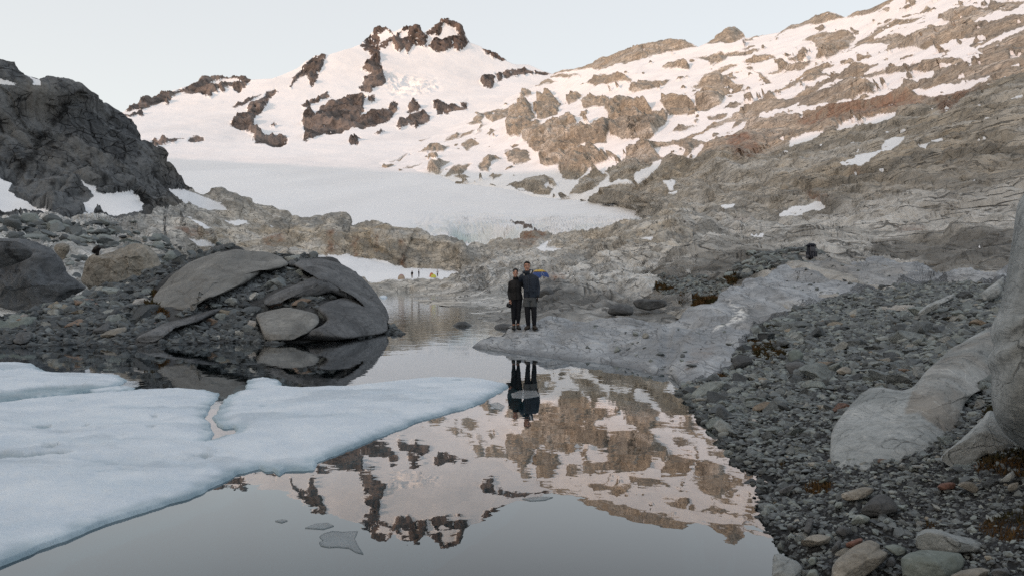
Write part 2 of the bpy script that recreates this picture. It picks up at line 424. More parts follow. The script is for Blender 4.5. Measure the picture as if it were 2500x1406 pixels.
R_SNOW = [PL(s) for s in """2140,100 2167,78 2241,59 2265,43 2296,37 2288,55 2323,61 2355,59 2304,74 2265,82 2218,94 2187,84
2230,12 2327,-4 2284,16 2245,31 2210,43 2180,40
2331,22 2382,12 2429,6 2413,23 2363,27
2386,63 2413,47 2484,31 2520,8 2520,36 2441,55
2015,153 2069,129 2110,117 2179,117 2155,137 2218,129 2265,125 2343,106 2384,100 2370,121 2382,129 2460,90 2520,70 2453,102 2390,125 2402,149 2343,172 2374,156 2323,151 2245,156 2179,172 2112,184 2167,164 2089,160 2069,176 2058,190 2011,186 2042,164
1956,184 1991,153 2015,145 2026,154 1975,172
1889,239 1944,219 2011,196 2034,199 1972,215 1952,233 1925,250 1909,246
1991,229 2042,207 2085,199 2042,219 2025,225
2085,211 2120,199 2210,188 2284,184 2273,196 2214,211 2163,231 2136,231 2148,215
2018,276 2034,266 2120,242 2210,227 2202,235 2108,254 2050,272
2234,231 2331,213 2425,196 2406,207 2323,231 2273,241
1831,303 1889,278 1948,264 1944,274 2022,260 1987,274 1936,289 1921,280 1874,297
2046,325 2069,311 2148,293 2198,284 2187,295 2108,313
1929,362 1944,348 1983,332 2016,332 1983,346 1952,358
2060,407 2101,391 2155,372 2179,344 2210,343 2179,372 2140,391 2101,413
2249,368 2300,350 2296,358 2265,370
1909,532 1944,516 2007,503 2011,508 2000,516 1952,526
1764,508 1796,506 1792,514 1772,516
1694,344 1717,332 1796,305 1784,328 1756,344 1729,356
1600,371 1639,366 1674,377 1651,389 1620,387
1680,393 1717,364 1721,375 1694,395
1600,407 1616,399 1612,422 1600,426
1623,450 1651,448 1643,469
1838,583 1865,578 1859,587
2039,575 2079,571 2053,577
1468,420 1530,399 1495,415
1437,469 1468,454 1542,450 1515,456
1554,434 1616,403 1593,426 1558,450
1760,345 1790,325 1840,300 1800,330
1640,480 1690,470 1660,478""".split('\n')]
R_RUST = [PL(s) for s in """1950,300 2010,285 2100,260 2230,240 2270,245 2260,270 2150,290 2060,310 1990,320 1950,310
1785,350 1840,345 1865,375 1840,400 1800,405 1790,380
2290,235 2350,222 2420,220 2380,245 2310,290 2290,280
1960,460 2000,470 2040,505 2010,510 1975,490
2030,430 2110,420 2140,428 2080,440 2040,440
2190,565 2260,560 2270,580 2200,585
1790,540 1820,525 1835,535 1800,548
2440,540 2475,530 2470,550""".split('\n')]

B_SNOW = [PL(s) for s in """-420,430 -100,420 0,434 29,448 20,464 51,487 121,524 78,522 0,515 -420,505
197,444 235,460 233,468 254,473 321,470 348,503 344,515 289,526 242,518 199,526 211,518 199,499 231,479
411,462 450,464 489,479 540,495 555,515 508,515 469,500 450,507 430,483
418,513 469,530 481,536 442,524
442,538 477,538 520,556 497,561
547,538 602,540 610,546 579,554
434,583 489,585 524,597 516,606 469,595
-420,150 -100,180 0,192 23,198 47,208 0,206 -420,200
53,178 94,196 98,211 80,209 78,198
780,624 850,622 904,633 935,636 985,652 1050,657 1115,662 1124,676 1090,680 1020,682 960,683 905,690 870,680 820,700 700,700
1310,604 1345,588 1352,592 1335,603 1375,608 1352,620 1322,615
1118,602 1150,592 1160,596 1130,604
660,553 675,556 665,560
1550,585 1600,583 1590,592 1560,592
1130,682 1140,676 1165,674 1150,680""".split('\n')]
B_RUST = [PL(s) for s in """640,580 690,575 700,610 650,615
800,565 815,565 818,620 800,622
975,590 988,590 988,650 975,650
860,580 872,580 872,625 860,625
915,575 922,575 922,620 915,620
1262,575 1290,565 1320,568 1340,580 1300,600 1260,600 1250,590
420,570 480,560 500,575 440,585
40,620 80,610 75,650 20,660 0,640
1330,688 1350,672 1380,680 1370,695""".split('\n')]
# ------------------------------------------------------------------ world, sun, camera
def v_sun():
    az, el = math.radians(229), math.radians(9)          # low sun behind the photographer's left shoulder
    return Vector((math.sin(az) * math.cos(el), math.cos(az) * math.cos(el), math.sin(el)))
SUN = v_sun()
RIDGE = [150, 150, 180, 196, 235, 282, 300, 322, 340, 340]
W = bpy.data.worlds.new("World"); SC.world = W; W.use_nodes = True
nt = W.node_tree; nt.nodes.clear(); g = G(nt)
d = g.n('TexCoord').outputs['Generated']
sx = g.n('SeparateXYZ', {0: g.n('VectorMath', {0: d}, operation='NORMALIZE').outputs[0]})
el = sx.outputs[2]
skyt = g.n('TexSky', sky_type='NISHITA', sun_disc=False, sun_elevation=math.radians(9), sun_rotation=math.radians(229), air_density=1.0, dust_density=1.5)
hz = g.mix(g.rng(sx.outputs[0], -.5, .5), (.86, .86, .83), (.81, .812, .80))     # milky evening haze near the horizon
c = g.mix(g.rng(el, .02, .40), hz, (.755, .76, .762))
c = g.mix(g.rng(el, .3, 1.0), c, (.56, .63, .72))
dotn = g.n('VectorMath', {0: g.n('VectorMath', {0: d}, operation='NORMALIZE').outputs[0], 1: tuple(SUN)}, operation='DOT_PRODUCT').outputs['Value']
c = g.mix(g.rng(dotn, .2, 1.0, 0, .7), c, (1.5, 1.2, .9))
bg1 = g.n('Background', {'Color': c, 'Strength': .93})
bg2 = g.n('Background', {'Color': skyt.outputs[0], 'Strength': .05})
ad = g.n('AddShader', {0: bg1.outputs[0], 1: bg2.outputs[0]})
g.n('OutputWorld', {'Surface': ad.outputs[0]})

sl = bpy.data.lights.new('sun', 'SUN'); sl.energy = 2.0; sl.angle = math.radians(.6); sl.color = (1.0, .66, .53)
so = bpy.data.objects.new('sun', sl); COL.objects.link(so)
so.rotation_euler = SUN.to_track_quat('Z', 'Y').to_euler(); so.location = (0, 0, 50)

cam = bpy.data.cameras.new('camera'); co_ = bpy.data.objects.new('viewpoint', cam); COL.objects.link(co_)
co_.location = (0, 0, HC); co_.rotation_euler = (math.pi / 2, 0, 0)
cam.sensor_width = 36; cam.lens = F / 2500 * 36; cam.shift_y = -13 / 2500; cam.clip_start = .05; cam.clip_end = 20000
SC.camera = co_
SC.view_settings.view_transform = 'Standard'; SC.view_settings.look = 'None'
SC.view_settings.exposure = 0; SC.view_settings.gamma = 1

# ------------------------------------------------------------------ mountain and glacier
M_mtn = rock_mat('mountain_rock', (.075, .065, .061), (.145, .124, .115), (.235, .20, .182), s=30, bump=.45, warm=(.165, .125, .108), crack=.5, streak=.75, strata=None, fine=20)
D_mtn = Tension([(-420, 620, 480), (440, 620, 330), (900, 620, 330), (1250, 605, 330), (1560, 560, 330), (1700, 620, 270),
             (440, 500, 560), (900, 500, 560), (1250, 520, 480), (1560, 520, 400), (440, 400, 1000), (900, 415, 900), (1250, 445, 760),
             (1500, 480, 520), (300, 300, 1500), (700, 330, 1400), (1000, 330, 1350), (1200, 330, 1250), (1500, 330, 900),
             (300, 272, 1700), (600, 195, 2000), (800, 140, 2100), (900, 200, 1950), (1000, 130, 2150), (1090, 50, 2300), (1250, 155, 2200),
             (1340, 182, 2100), (1700, 240, 1500), (-420, 330, 1700)], -430, 1710, 40, 640, 70, 25, .1)
BACK = [(.004, .0005), (.012, .004), (.03, .015), (.07, .045), (.14, .11), (.25, .22)]
L = Layer(-420, 1700, 2.2, 330, poly_line(SKY_M), lambda x: 625 + 0 * x, D_mtn, BACK)
wx = L.px + 5 * gnoise(np.stack([L.px / 16, L.py / 16, 0 * L.px], -1)) + 3.5 * gnoise(np.stack([L.px / 6, L.py / 6, 3 + 0 * L.px], -1))
wy = L.py + 4 * gnoise(np.stack([L.px / 14, L.py / 14, 9 + 0 * L.px], -1))
rk = np.minimum(field(M_ROCK, wx, wy, 20), -field(M_SNOW, wx, wy, 20))
fl = gnoise(np.stack([L.px / 11, L.py / 6, 40 + 0 * L.px], -1)) + .7 * gnoise(np.stack([L.px / 5, L.py / 3.5, 44 + 0 * L.px], -1))
rk = np.where((rk > 0) & (fl > .42 + .5 * sstep(L.py, 130, 230)), -4 * sstep(fl, .4, .8), rk)
rock = sstep(rk, -2, 5)
D = L.D
cave_d = sdf(PL("1092,560 1105,552 1135,547 1180,548 1225,552 1255,560 1270,575 1262,592 1225,600 1170,598 1125,592 1098,580"), L.px, L.py, 30)
cave = sstep(cave_d, -2, 14)
crev = sstep(L.py, 505, 560) * sstep(L.px, 940, 1060)
P4 = L.P * np.array([1, 1, .18])
ribs = lod(P4, D, [90, 45, 22, 11], .20, 'ridge') + lod(L.P, D, [60, 30, 15, 8], .13, 'fbm')
dsp = rock * (D * .0035 + ribs * .8) + (1 - rock) * lod(L.P, D, [400, 160, 60, 25], .024)
dsp += (1 - rock) * crev * (lod(L.P * np.array([.5, 1.3, 1.6]), D, [14, 6, 3], .26, 'ridge'))
serac = sstep(sdf(PL("930,165 960,175 1060,190 1075,215 1040,235 960,240 935,215"), L.px, L.py, 30), -8, 20)
dsp += (1 - rock) * serac * lod(L.P, D, [40, 22, 12], .22, 'ridge')
dsp -= cave * 11 - cave * lod(L.P, D, [6, 3, 1.6], .22, 'billow')
L.move(dsp)
snow = np.clip(.5 - rk / 12, 0, 1)
ice = cave * sstep(1180 - L.px, 0, 90) * .9 + .16 * crev * np.clip(lod(L.P, D, [20, 9, 4], .16) * 1.0 - .02, 0, 1) + cave * .15
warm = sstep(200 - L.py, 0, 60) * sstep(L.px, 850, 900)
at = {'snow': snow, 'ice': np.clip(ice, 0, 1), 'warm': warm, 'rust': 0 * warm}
edge = np.interp(L.px, [-420, 430, 700, 1000, 1240, 1700], [385, 395, 408, 430, 445, 470])
isg = L.py > edge
tag(L.build('mountain', M_mtn, at, ~isg), 'snow covered rocky peak with brown summit crags lit by low sun', 'mountain', kind='structure')
tag(L.build('glacier', M_mtn, at, isg), 'pale shaded glacier tongue with a small blue ice cave at its snout', 'glacier', kind='structure')

# ------------------------------------------------------------------ long slope on the right
M_slope = rock_mat('slope_rock', (.20, .19, .17), (.46, .445, .41), (.66, .64, .60), s=3.0, bump=.38, warm=(.45, .385, .30), rust=(.27, .16, .11),
                   crack=.55, streak=.55, strata=(.6, (1, .10, 1.8), (.16, .0, .06)), fine=16)
seam = [(935, 388), (1000, 352), (1075, 317), (1150, 280), (1250, 232), (1345, 181)]
low = [(935, 392), (1020, 418), (1100, 440), (1180, 452), (1240, 462), (1300, 476), (1380, 483), (1440, 492), (1500, 505), (1560, 537)]
ctl = [(x, y, float(D_mtn(np.array(float(x)), np.array(float(y)))) * 1.015) for x, y in seam]
ctl += [(x, y, float(D_mtn(np.array(float(x)), np.array(float(y)))) * .997) for x, y in low]
ctl += [(x, y + 45, float(D_mtn(np.array(float(x)), np.array(float(y + 45)))) * 1.25) for x, y in low[1:8:2]]
ctl += [(1300, 300, 1000), (1300, 400, 790), (1450, 300, 800), (1450, 420, 590), (1560, 490, 380), (1560, 600, 220), (1500, 560, 400), (1600, 560, 230), (1600, 400, 480), (1700, 300, 600), (1700, 450, 330),
        (1800, 200, 750), (1800, 100, 950), (2000, 60, 850), (2000, 200, 520), (2000, 350, 260), (2000, 450, 160), (1700, 540, 170), (1850, 580, 100),
        (2000, 560, 100), (2200, 100, 500), (2200, 250, 260), (2200, 350, 170), (2200, 450, 110), (2200, 550, 75), (2200, 630, 48), (2450, 50, 330),
        (2450, 200, 180), (2450, 350, 110), (2450, 450, 80), (2450, 550, 52), (2450, 620, 36), (2900, -150, 420), (2900, 300, 110), (2900, 600, 32), (2900, 760, 16),
        (1700, 640, 52), (1850, 640, 44), (1963, 648, 36), (1700, 760, 26), (1850, 720, 30), (2100, 670, 33), (2300, 700, 27), (2450, 720, 20), (1500, 170, 1150), (1663, 99, 1150),
        (1400, 195, 1450), (2163, 4, 700), (2500, -130, 600), (1550, 640, 100), (1550, 760, 40), (1450, 680, 110)]
D_slope = Tension(ctl, 900, 2900, -250, 800)
L = Layer(925, 2900, 2.4, 400, poly_line(SKY_R), poly_line([(925, 430), (1100, 480), (1300, 515), (1440, 535), (1540, 640), (1600, 790), (2900, 790)]), D_slope, BACK)
D = L.D
nz = lambda a, b, k: gnoise(np.stack([L.px / a, (L.py + .25 * L.px) / b, k + 0 * L.px], -1))
wx = L.px + 9 * nz(30, 18, 0) + 4 * nz(10, 7, 3); wy = L.py + 5 * nz(34, 18, 9) + 2.5 * nz(9, 6, 5)
rk = np.maximum(field(R_ROCK, wx, wy, 40), sdf(R_MAIN, wx, wy, 40))
rk = np.minimum(rk, -field(R_SNOW, wx, wy, 40) - 2)
spk = nz(44, 14, 20) * 1.1 + nz(16, 6, 22) * .9                # small rocks breaking through, small snow strips left behind
upper = sstep(-sdf(R_MAIN, L.px, L.py, 40), -40, 30)
tk = .80 - .30 * sstep(L.px, 1550, 2000)
rk = np.where((rk < -3) & (spk > tk), np.minimum(6, (spk - tk) * 30), rk)
zone = sstep(470 - L.py, 0, 80) * sstep(.05 + (L.py - 20) * .001, 0, 1)
thr = np.interp(L.py + .12 * (1900 - L.px), [120, 330, 460], [.66, .90, 1.3])
rk = np.where((rk > 5) & (-spk > thr), -np.minimum(6, (-spk - thr) * 30), rk)
rock = sstep(rk, -2, 7)
A = np.array([1.0, .30, 1.25])
Pq = L.P @ np.array([[1, 0, 0], [.0, 1, 0], [0, 0, 1]]).T
Pq = np.stack([L.P[..., 0] - .05 * L.P[..., 1], L.P[..., 1], L.P[..., 2] - .16 * L.P[..., 1]], -1)
big = lod(Pq * A, D, [70, 36, 18, 9, 4.5, 2.2, 1.1, .55], .10, 'billow')
blk = blocks(Pq * A, D, [34, 14, 6, 2.6, 1.1], .13)
fin = lod(L.P, D, [9, 4.5, 2.2, 1.1, .5, .25, .12], .085, 'ridge')
led = ledges(Pq * np.array([1, .13, 1]), D, Pq[..., 2] * 1.1 + .12 * L.P[..., 0], [40, 20, 10, 5, 2.5, 1.2], .48)
dsp = rock * (np.minimum(D * .0022, 1.4) + .85 * big + .75 * blk + .7 * fin + led) + (1 - rock) * (lod(L.P, D, [120, 50, 20, 8], .03) + np.minimum(D * .0042, 2.2) * sstep(sdf(R_MAIN, L.px, L.py, 40), -10, 25))
fade = sstep(L.py - poly_line(SKY_R)(L.px), -1, 20) * .6 + .4
wall = sstep(sdf(PL("1240,240 1310,225 1420,225 1530,240 1640,260 1650,300 1600,350 1500,370 1480,430 1330,420 1290,340 1235,330"), L.px, L.py, 60), -10, 10)
dsp += wall * rock * (D * .004 + lod(L.P * np.array([1, 1, .3]), D, [24, 12, 6], .25, 'ridge'))
L.move(dsp * fade)
snow = np.clip(.5 - rk / 12, 0, 1)
rust = sstep(field(R_RUST, wx, wy, 30), -6, 10)
warm = np.clip(sstep(560 - L.py + (1900 - L.px) * .05, 0, 130), 0, 1)
tag(L.build('rock_slope', M_slope, {'snow': snow, 'ice': 0 * snow, 'rust': rust, 'warm': warm, 'dark': .75 * sstep(field([PL('1560,690 1640,670 1760,640 1830,632 1900,650 1840,690 1760,735 1700,760 1560,780'), PL('2130,610 2300,590 2480,580 2480,650 2300,668 2240,645 2130,628'), PL('2000,520 2080,505 2060,530 2010,535'), PL('2330,470 2420,440 2440,480 2330,520 2260,530')], wx, wy, 40), -16, 10)}), 'long tan rock slope streaked with strips of snow', 'mountainside', kind='structure')  # dark: darker slabs, plus painted-in shade just behind the whaleback crest
SLOPE = L

# ------------------------------------------------------------------ cliff on the left, rock rim and slabs round the pond
M_bench = rock_mat('bench_rock', (.20, .20, .192), (.50, .50, .48), (.72, .715, .69), s=1.6, bump=.34, warm=(.52, .43, .31), rust=(.23, .10, .045),
                   crack=.6, streak=.45, strata=(.45, (1, .35, 1.8), (.1, .15, .1)), fine=16)
M_cliff = rock_mat('cliff_rock', (.040, .044, .049), (.092, .10, .107), (.175, .183, .188), s=4.0, bump=.5, warm=(.21, .175, .125), crack=1.2, streak=.9,
                   fine=16)
D_rim = Tension([(-420, 90, 190), (0, 150, 190), (-420, 430, 150), (0, 430, 165), (200, 210, 200), (200, 440, 170), (340, 350, 215), (340, 480, 182), (450, 455, 232), (440, 520, 205),
             (0, 525, 140), (200, 530, 150), (450, 560, 160), (0, 600, 70), (-420, 600, 60), (-420, 800, 28), (200, 620, 78), (400, 610, 110), (0, 700, 40), (0, 790, 30), (200, 720, 46), (400, 700, 62),
             (560, 505, 232), (690, 522, 235), (780, 537, 238), (830, 532, 242), (890, 556, 240), (1000, 568, 238), (1110, 592, 235),
             (700, 562, 213), (560, 592, 190), (500, 640, 150), (700, 622, 203), (900, 580, 216), (900, 634, 206), (1000, 577, 217), (1000, 610, 212), (900, 605, 212), (1060, 625, 209), (1000, 648, 205), (1000, 656, 199), (1110, 600, 216), (1110, 634, 208), (1110, 662, 203), (940, 637, 203), (940, 660, 190),
             (800, 628, 203), (800, 680, 172), (1000, 674, 178), (940, 686, 166), (1110, 672, 186), (900, 690, 166), (1000, 680, 163), (950, 700, 153), (1050, 703, 151), (1000, 695, 155), (900, 705, 149), (1085, 708, 142), (1000, 711, 151), (920, 712, 146), (1100, 690, 152),
             (600, 700, 90), (700, 730, 70), (900, 735, 70),
             (1150, 600, 235), (1250, 593, 250), (1350, 580, 260), (1444, 560, 250), (1556, 537, 215), (1160, 660, 185), (1250, 650, 150), (1400, 640, 110), (1560, 600, 110), (1560, 650, 72),
             (1300, 692, 80), (1380, 692, 75), (985, 722, 98), (1060, 737, 67), (1124, 741, 61), (1188, 746, 56), (1178, 766, 41.4), (1220, 791, 31.2), (1180, 781, 34.6), (1300, 780, 28), (1400, 772, 26), (1400, 725, 48),
             (1550, 725, 38), (1550, 775, 25.5), (1700, 640, 54), (1700, 700, 38), (1700, 745, 29), (1000, 745, 63), (1080, 770, 46)], -430, 1700, 50, 810, 35, 14)
I_ = lambda *a: (lambda x: np.interp(x, a[0::2], a[1::2]))
RIM_KN = [(poly_line(SKY_B), I_(480, 228, 560, 232, 690, 235, 780, 238, 830, 242, 890, 240, 1000, 236, 1118, 232)),
          (I_(480, 572, 640, 578, 760, 575, 820, 572, 900, 568, 1000, 578, 1060, 590, 1118, 602), I_(480, 205, 640, 212, 820, 215, 1000, 216, 1118, 216)),
          (I_(480, 600, 640, 612, 780, 624, 850, 623, 904, 634, 985, 652, 1050, 657, 1118, 662), I_(480, 199, 640, 206, 820, 209.5, 1000, 210, 1118, 209)),
          (I_(480, 640, 700, 690, 820, 700, 900, 690, 940, 684, 1000, 676, 1118, 676), I_(480, 160, 700, 120, 820, 150, 900, 166, 1000, 172, 1118, 184)),
          (I_(480, 655, 700, 705, 820, 708, 900, 694, 940, 688, 1000, 683, 1118, 688), I_(480, 140, 700, 110, 820, 140, 900, 152, 1000, 157, 1118, 168)),
          (I_(480, 700, 700, 730, 820, 722, 900, 713, 1000, 711, 1118, 716), I_(480, 100, 700, 78, 820, 98, 900, 138, 1000, 153, 1118, 130)),
          (I_(480, 800, 1118, 760), I_(480, 90, 700, 76, 820, 96, 900, 136, 1000, 151, 1118, 128))]
D_rim0 = D_rim
def D_rim(px, py):
    px, py = np.asarray(px, float), np.asarray(py, float); base = np.log(D_rim0(px, py))
    ks = [(a(px), np.log(b(px))) for a, b in RIM_KN]; out = ks[0][1] + 0 * py
    for (y0, d0), (y1, d1) in zip(ks, ks[1:]):
        out = np.where(py >= y0, d0 + (d1 - d0) * np.clip((py - y0) / np.maximum(y1 - y0, 1e-3), 0, 1), out)
    w = sstep(px, 470, 560) * np.where(py < 660, 1 - sstep(px, 1112, 1150), 1 - sstep(px, 1010 + 0 * px, 1100)) * np.where(py > 712, 1 - sstep(px, 960, 1010) * sstep(py, 712, 722), 1)
    return np.exp(base * (1 - w) + out * w)
L = Layer(-420, 1690, 2.2, 300, poly_line(SKY_B), poly_line([(-420, 800), (300, 800), (600, 735), (900, 718), (960, 718), (1010, 740), (1110, 752), (1160, 775), (1200, 800), (1690, 800)]), D_rim,
          [(.003, .002), (.012, .012), (.03, .04), (.06, .09), (.1, .16)])
D = L.D
nz = lambda a, b, k: gnoise(np.stack([L.px / a, L.py / b, k + 0 * L.px], -1))
wx = L.px + 6 * nz(26, 16, 0) + 3 * nz(9, 6, 3); wy = L.py + 4 * nz(26, 16, 9) + 2 * nz(8, 5, 5)
sw = field(B_SNOW, wx, wy, 40); rk = -sw
rock = sstep(rk, -2, 6)
isc = sstep(sdf(PL("-420,60 0,140 190,190 300,280 345,340 400,380 452,455 445,475 400,480 345,495 330,470 230,455 190,445 150,515 120,525 60,490 0,432 -420,440"), wx, wy, 40), -6, 6)
band = sstep(sdf(PL("480,560 640,555 820,568 890,555 1000,570 1118,598 1125,670 1060,660 985,655 930,640 850,625 760,628 640,612 480,596"), wx, wy, 40), -5, 8)
Pv = L.P * np.array([1, 1, .22])
shelf = sstep(sdf(PL("895,684 1000,678 1110,684 1130,700 1045,714 900,716"), L.px, L.py, 40), -6, 4)
big = lod(L.P, D, [16, 8, 4, 2, 1, .5], .24, 'billow')
blk = blocks(L.P, D, [9, 4.5, 2.2, 1.1], .26)
vert = lod(Pv, D, [30, 15, 8, 4, 2], .20, 'ridge') + blocks(Pv, D, [14, 7, 3.5], .25)
strat = lod(L.P * np.array([1, .4, 2.2]), D, [10, 5, 2.5, 1.2, .6, .3], .20, 'ridge')
right = sstep(L.px, 1090, 1180)
loose = (1 - right) * (1 - band) * (1 - isc)
loose_lumps = lod(L.P, D, [7, 3.5], .28, 'billow')
dsp = rock * (D * .0012 + isc * (vert * (.28 + .35 * sstep(L.py - poly_line(SKY_B)(L.px), 5, 60)) + .15 * big) + band * (.42 * vert + .1 * big) + loose * (.4 * big + .18 * blk + .35 * loose_lumps) + right * (.30 * big + .30 * blk + .60 * strat))
dsp = dsp * (1 - .8 * shelf) + (1 - rock) * lod(L.P, D, [40, 16, 6], .02)
dsp += rock * (right * ledges(L.P * np.array([1, .35, 1]), D, L.P[..., 2] - .06 * L.P[..., 0] - .02 * L.P[..., 1], [8, 4, 2, 1, .5], .42) + .5 * loose * ledges(L.P, D, L.P[..., 2] - .05 * L.P[..., 0], [6, 3, 1.5], .35)) * (1 - shelf)
near_water = sstep(np.abs(L.P[..., 2]), .15, 1.2)
L.move(dsp * (.15 + .85 * near_water)); L.sink()
ink = (sstep(L.py, 560, 600) * (1 - sstep(L.px, 180, 420)))
rust = sstep(field(B_RUST, wx, wy, 30), -6, 8)
warm = np.clip(band * .95 + .5 * loose * sstep(L.px, 250, 520) + right * sstep(680 - L.py, 0, 90) * .75 + isc * .5 * np.clip(lod(L.P, D, [25, 10], .1) * .6 - .1, 0, 1), 0, 1)
dark = sstep(field([PL('1290,700 1360,690 1420,715 1520,720 1640,735 1700,745 1650,786 1520,786 1380,784 1300,790 1190,796 1180,775 1260,760')], wx, wy, 40), -14, 14) * 1.0  # dark rock behind the whaleback, with its crevice shadow painted into the tone
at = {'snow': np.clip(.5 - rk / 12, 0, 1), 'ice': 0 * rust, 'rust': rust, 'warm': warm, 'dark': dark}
cl = (sdf(PL("-420,40 0,130 190,180 300,270 345,330 400,370 470,455 440,500 345,530 -420,545"), wx, wy, 60) > 0)
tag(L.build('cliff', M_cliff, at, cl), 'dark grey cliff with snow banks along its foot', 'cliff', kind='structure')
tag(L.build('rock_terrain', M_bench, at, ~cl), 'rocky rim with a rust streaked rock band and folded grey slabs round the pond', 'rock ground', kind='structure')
RIM = L

# ------------------------------------------------------------------ near shore: smooth promontory and gravel bank
M_shore = rock_mat('shore_rock', (.20, .212, .225), (.305, .325, .345), (.42, .44, .46), s=.55, bump=.16, warm=(.27, .245, .205), rust=(.24, .165, .12), crack=.55, streak=0, snow=False, lines=.6,
                   strata=(.8, (1, .35, 2.2), (.1, .2, .5)), fine=20, vein=.5, wet=True)
GRAVEL = PL("1655,942 1680,934 1708,922 1787,896 1800,858 1820,832 1852,796 1900,770 1942,756 1996,734 2104,709 2194,695 2284,688 2400,690 2500,690 2950,720 2950,1600 1800,1600 1800,1300 1700,1100 1640,970")
D_near = TPS([(1150, 848, 19.9), (1250, 863, 18.2), (1400, 882, 16.4), (1500, 890, 15.72), (1600, 917, 13.85), (1660, 950, 12.1), (1700, 1010, 9.83), (1750, 1070, 8.28), (1790, 1120, 7.31),
              (1830, 1180, 6.42), (1840, 1240, 5.72), (1850, 1275, 5.38), (1880, 1320, 4.99), (1905, 1380, 4.56), (1915, 1450, 4.14),
              (1400, 930, 15.4), (1560, 985, 13.2), (1700, 1200, 7.6), (1760, 1350, 5.6), (1200, 880, 18.6), (1650, 1060, 10.2),
              (1280, 801, 21.0), (1194, 816, 20.7), (1380, 783, 21.6), (1480, 783, 21.0), (1572, 784, 20.2), (1660, 778, 20), (1708, 749, 21.5), (1780, 706, 24), (1834, 680, 26.5), (1960, 646, 34), (2122, 632, 38), (2284, 668, 31), (2420, 650, 30),
              (1300, 830, 19.4), (1500, 840, 17.6), (1600, 860, 15.7), (1700, 850, 15.6), (1800, 780, 18.7), (1900, 740, 21.3), (2000, 720, 23.5), (2150, 690, 27), (1700, 920, 12.5), (1800, 900, 13), (1900, 900, 12),
              (2000, 900, 11.5), (2000, 1000, 8.6), (1850, 1050, 8.25), (2100, 1000, 8.2), (2200, 900, 10.5), (2200, 800, 14.5), (2300, 750, 17), (2400, 700, 21), (2400, 900, 9.0),
              (2000, 1140, 6.45), (1900, 1200, 5.95), (1900, 1250, 5.35), (2050, 1250, 5.0), (2050, 1400, 4.1), (1950, 1400, 4.32), (2250, 1150, 5.7), (2250, 1300, 4.45), (2250, 1440, 3.75),
              (2450, 1100, 5.5), (2450, 1250, 4.3), (2450, 1440, 3.45), (2900, 900, 7.2), (2900, 1440, 3.1), (2900, 720, 13)], .0002)
CREST = poly_line([(1100, 866), (1135, 856), (1150, 847), (1170, 830), (1194, 815), (1246, 801), (1316, 793), (1380, 783), (1444, 783), (1572, 784), (1647, 783), (1708, 749), (1780, 706), (1834, 680), (1888, 666), (1960, 646), (2032, 641), (2122, 632),
                   (2230, 648), (2284, 668), (2330, 672), (2400, 660), (2500, 655), (2900, 640)])
L = Layer(1100, 2900, 1.8, 440, CREST, poly_line([(1100, 880), (1150, 890), (1560, 990), (1600, 1040), (1650, 1120), (1700, 1220), (1740, 1310), (1760, 1400), (1780, 1480), (2900, 1480)]), D_near,
          [(.006, .002), (.02, .008), (.05, .02), (.1, .045), (.2, .1)])
D = L.D
nz = lambda a, b, k: gnoise(np.stack([L.px / a, L.py / b, k + 0 * L.px], -1))
gs = sdf(GRAVEL, L.px + 9 * nz(40, 26, 1) + 5 * nz(12, 9, 2), L.py + 7 * nz(34, 22, 4) + 3 * nz(9, 7, 6), 40)
grav = sstep(gs, -4, 4)
gul = sstep(-np.abs(sdf(PL("1640,800 1700,790 1660,830 1620,880 1640,940 1600,960"), L.px, L.py, 40)), -22, 0)
slab = lod(L.P * np.array([1, .5, 1]), D, [4, 2, 1, .5], .11, 'billow') + .6 * lod(L.P @ np.array([[.8, .5, .2], [-.5, .8, .3], [0, -.3, .9]]) * np.array([.35, 1, 1]), D, [1.6, .8, .4, .2], .12, 'ridge')
back_r = sstep(L.px, 1850, 1950) * sstep(720 - L.py, 0, 40)
slab += back_r * lod(L.P * np.array([1, .25, 2]), D, [3, 1.5, .7], .2, 'ridge')
dsp = (1 - grav) * slab * .8 * (.25 + .75 * sstep(np.abs(L.P[..., 2]), .03, .35)) + grav * (lod(L.P, D, [1.6, .8], .05) + lod(L.P, D, [.22, .11, .06], .25, 'billow') * .5) - grav * .03
dsp = dsp - (1 - grav) * .10 * gul + (1 - grav) * ledges(L.P, D, L.P[..., 2] + .10 * L.P[..., 0] - .04 * L.P[..., 1], [1.4, .7, .35], .09) * back_r
L.move(dsp); L.sink()
m, nt = new_mat('shingle_bed'); g = G(nt); co = g.n('TexCoord').outputs['Object']
vv = g.n('TexVoronoi', {'Vector': co, 'Scale': 38.0}, feature='F1'); nn = g.noise(co, 6, 8, .65)
c = g.mix(g.rng(vv.outputs['Distance'], .1, .65), g.mix(g.n('SeparateColor', {0: vv.outputs['Color']}).outputs[0], (.045, .05, .055), (.105, .112, .118)), (.018, .019, .02))
c = g.mix(g.rng(nn, .4, .7, 0, .5), c, (.05, .054, .06)); c = g.mix(g.rng(g.n('SeparateXYZ', {0: co}).outputs[2], .08, .01, 0, .7), c, (.012, .013, .014))
bp = g.n('Bump', {'Strength': 1, 'Distance': .02, 'Height': g.math('SUBTRACT', 1, vv.outputs['Distance'])}).outputs[0]
g.n('OutputMaterial', {'Surface': g.n('BsdfPrincipled', {'Base Color': c, 'Roughness': .85, 'Normal': bp, 'Specular IOR Level': .2}).outputs[0]})
M_bed = m
quartz = sstep(field([PL('1783,742 1800,750 1822,762 1828,768 1805,788 1775,800 1745,815 1740,810 1780,786 1802,768 1788,756')], L.px, L.py, 20), -5, 3)
rust = sstep(sdf(PL("1690,860 1740,850 1720,880 1680,905"), L.px, L.py, 30), -12, 5)
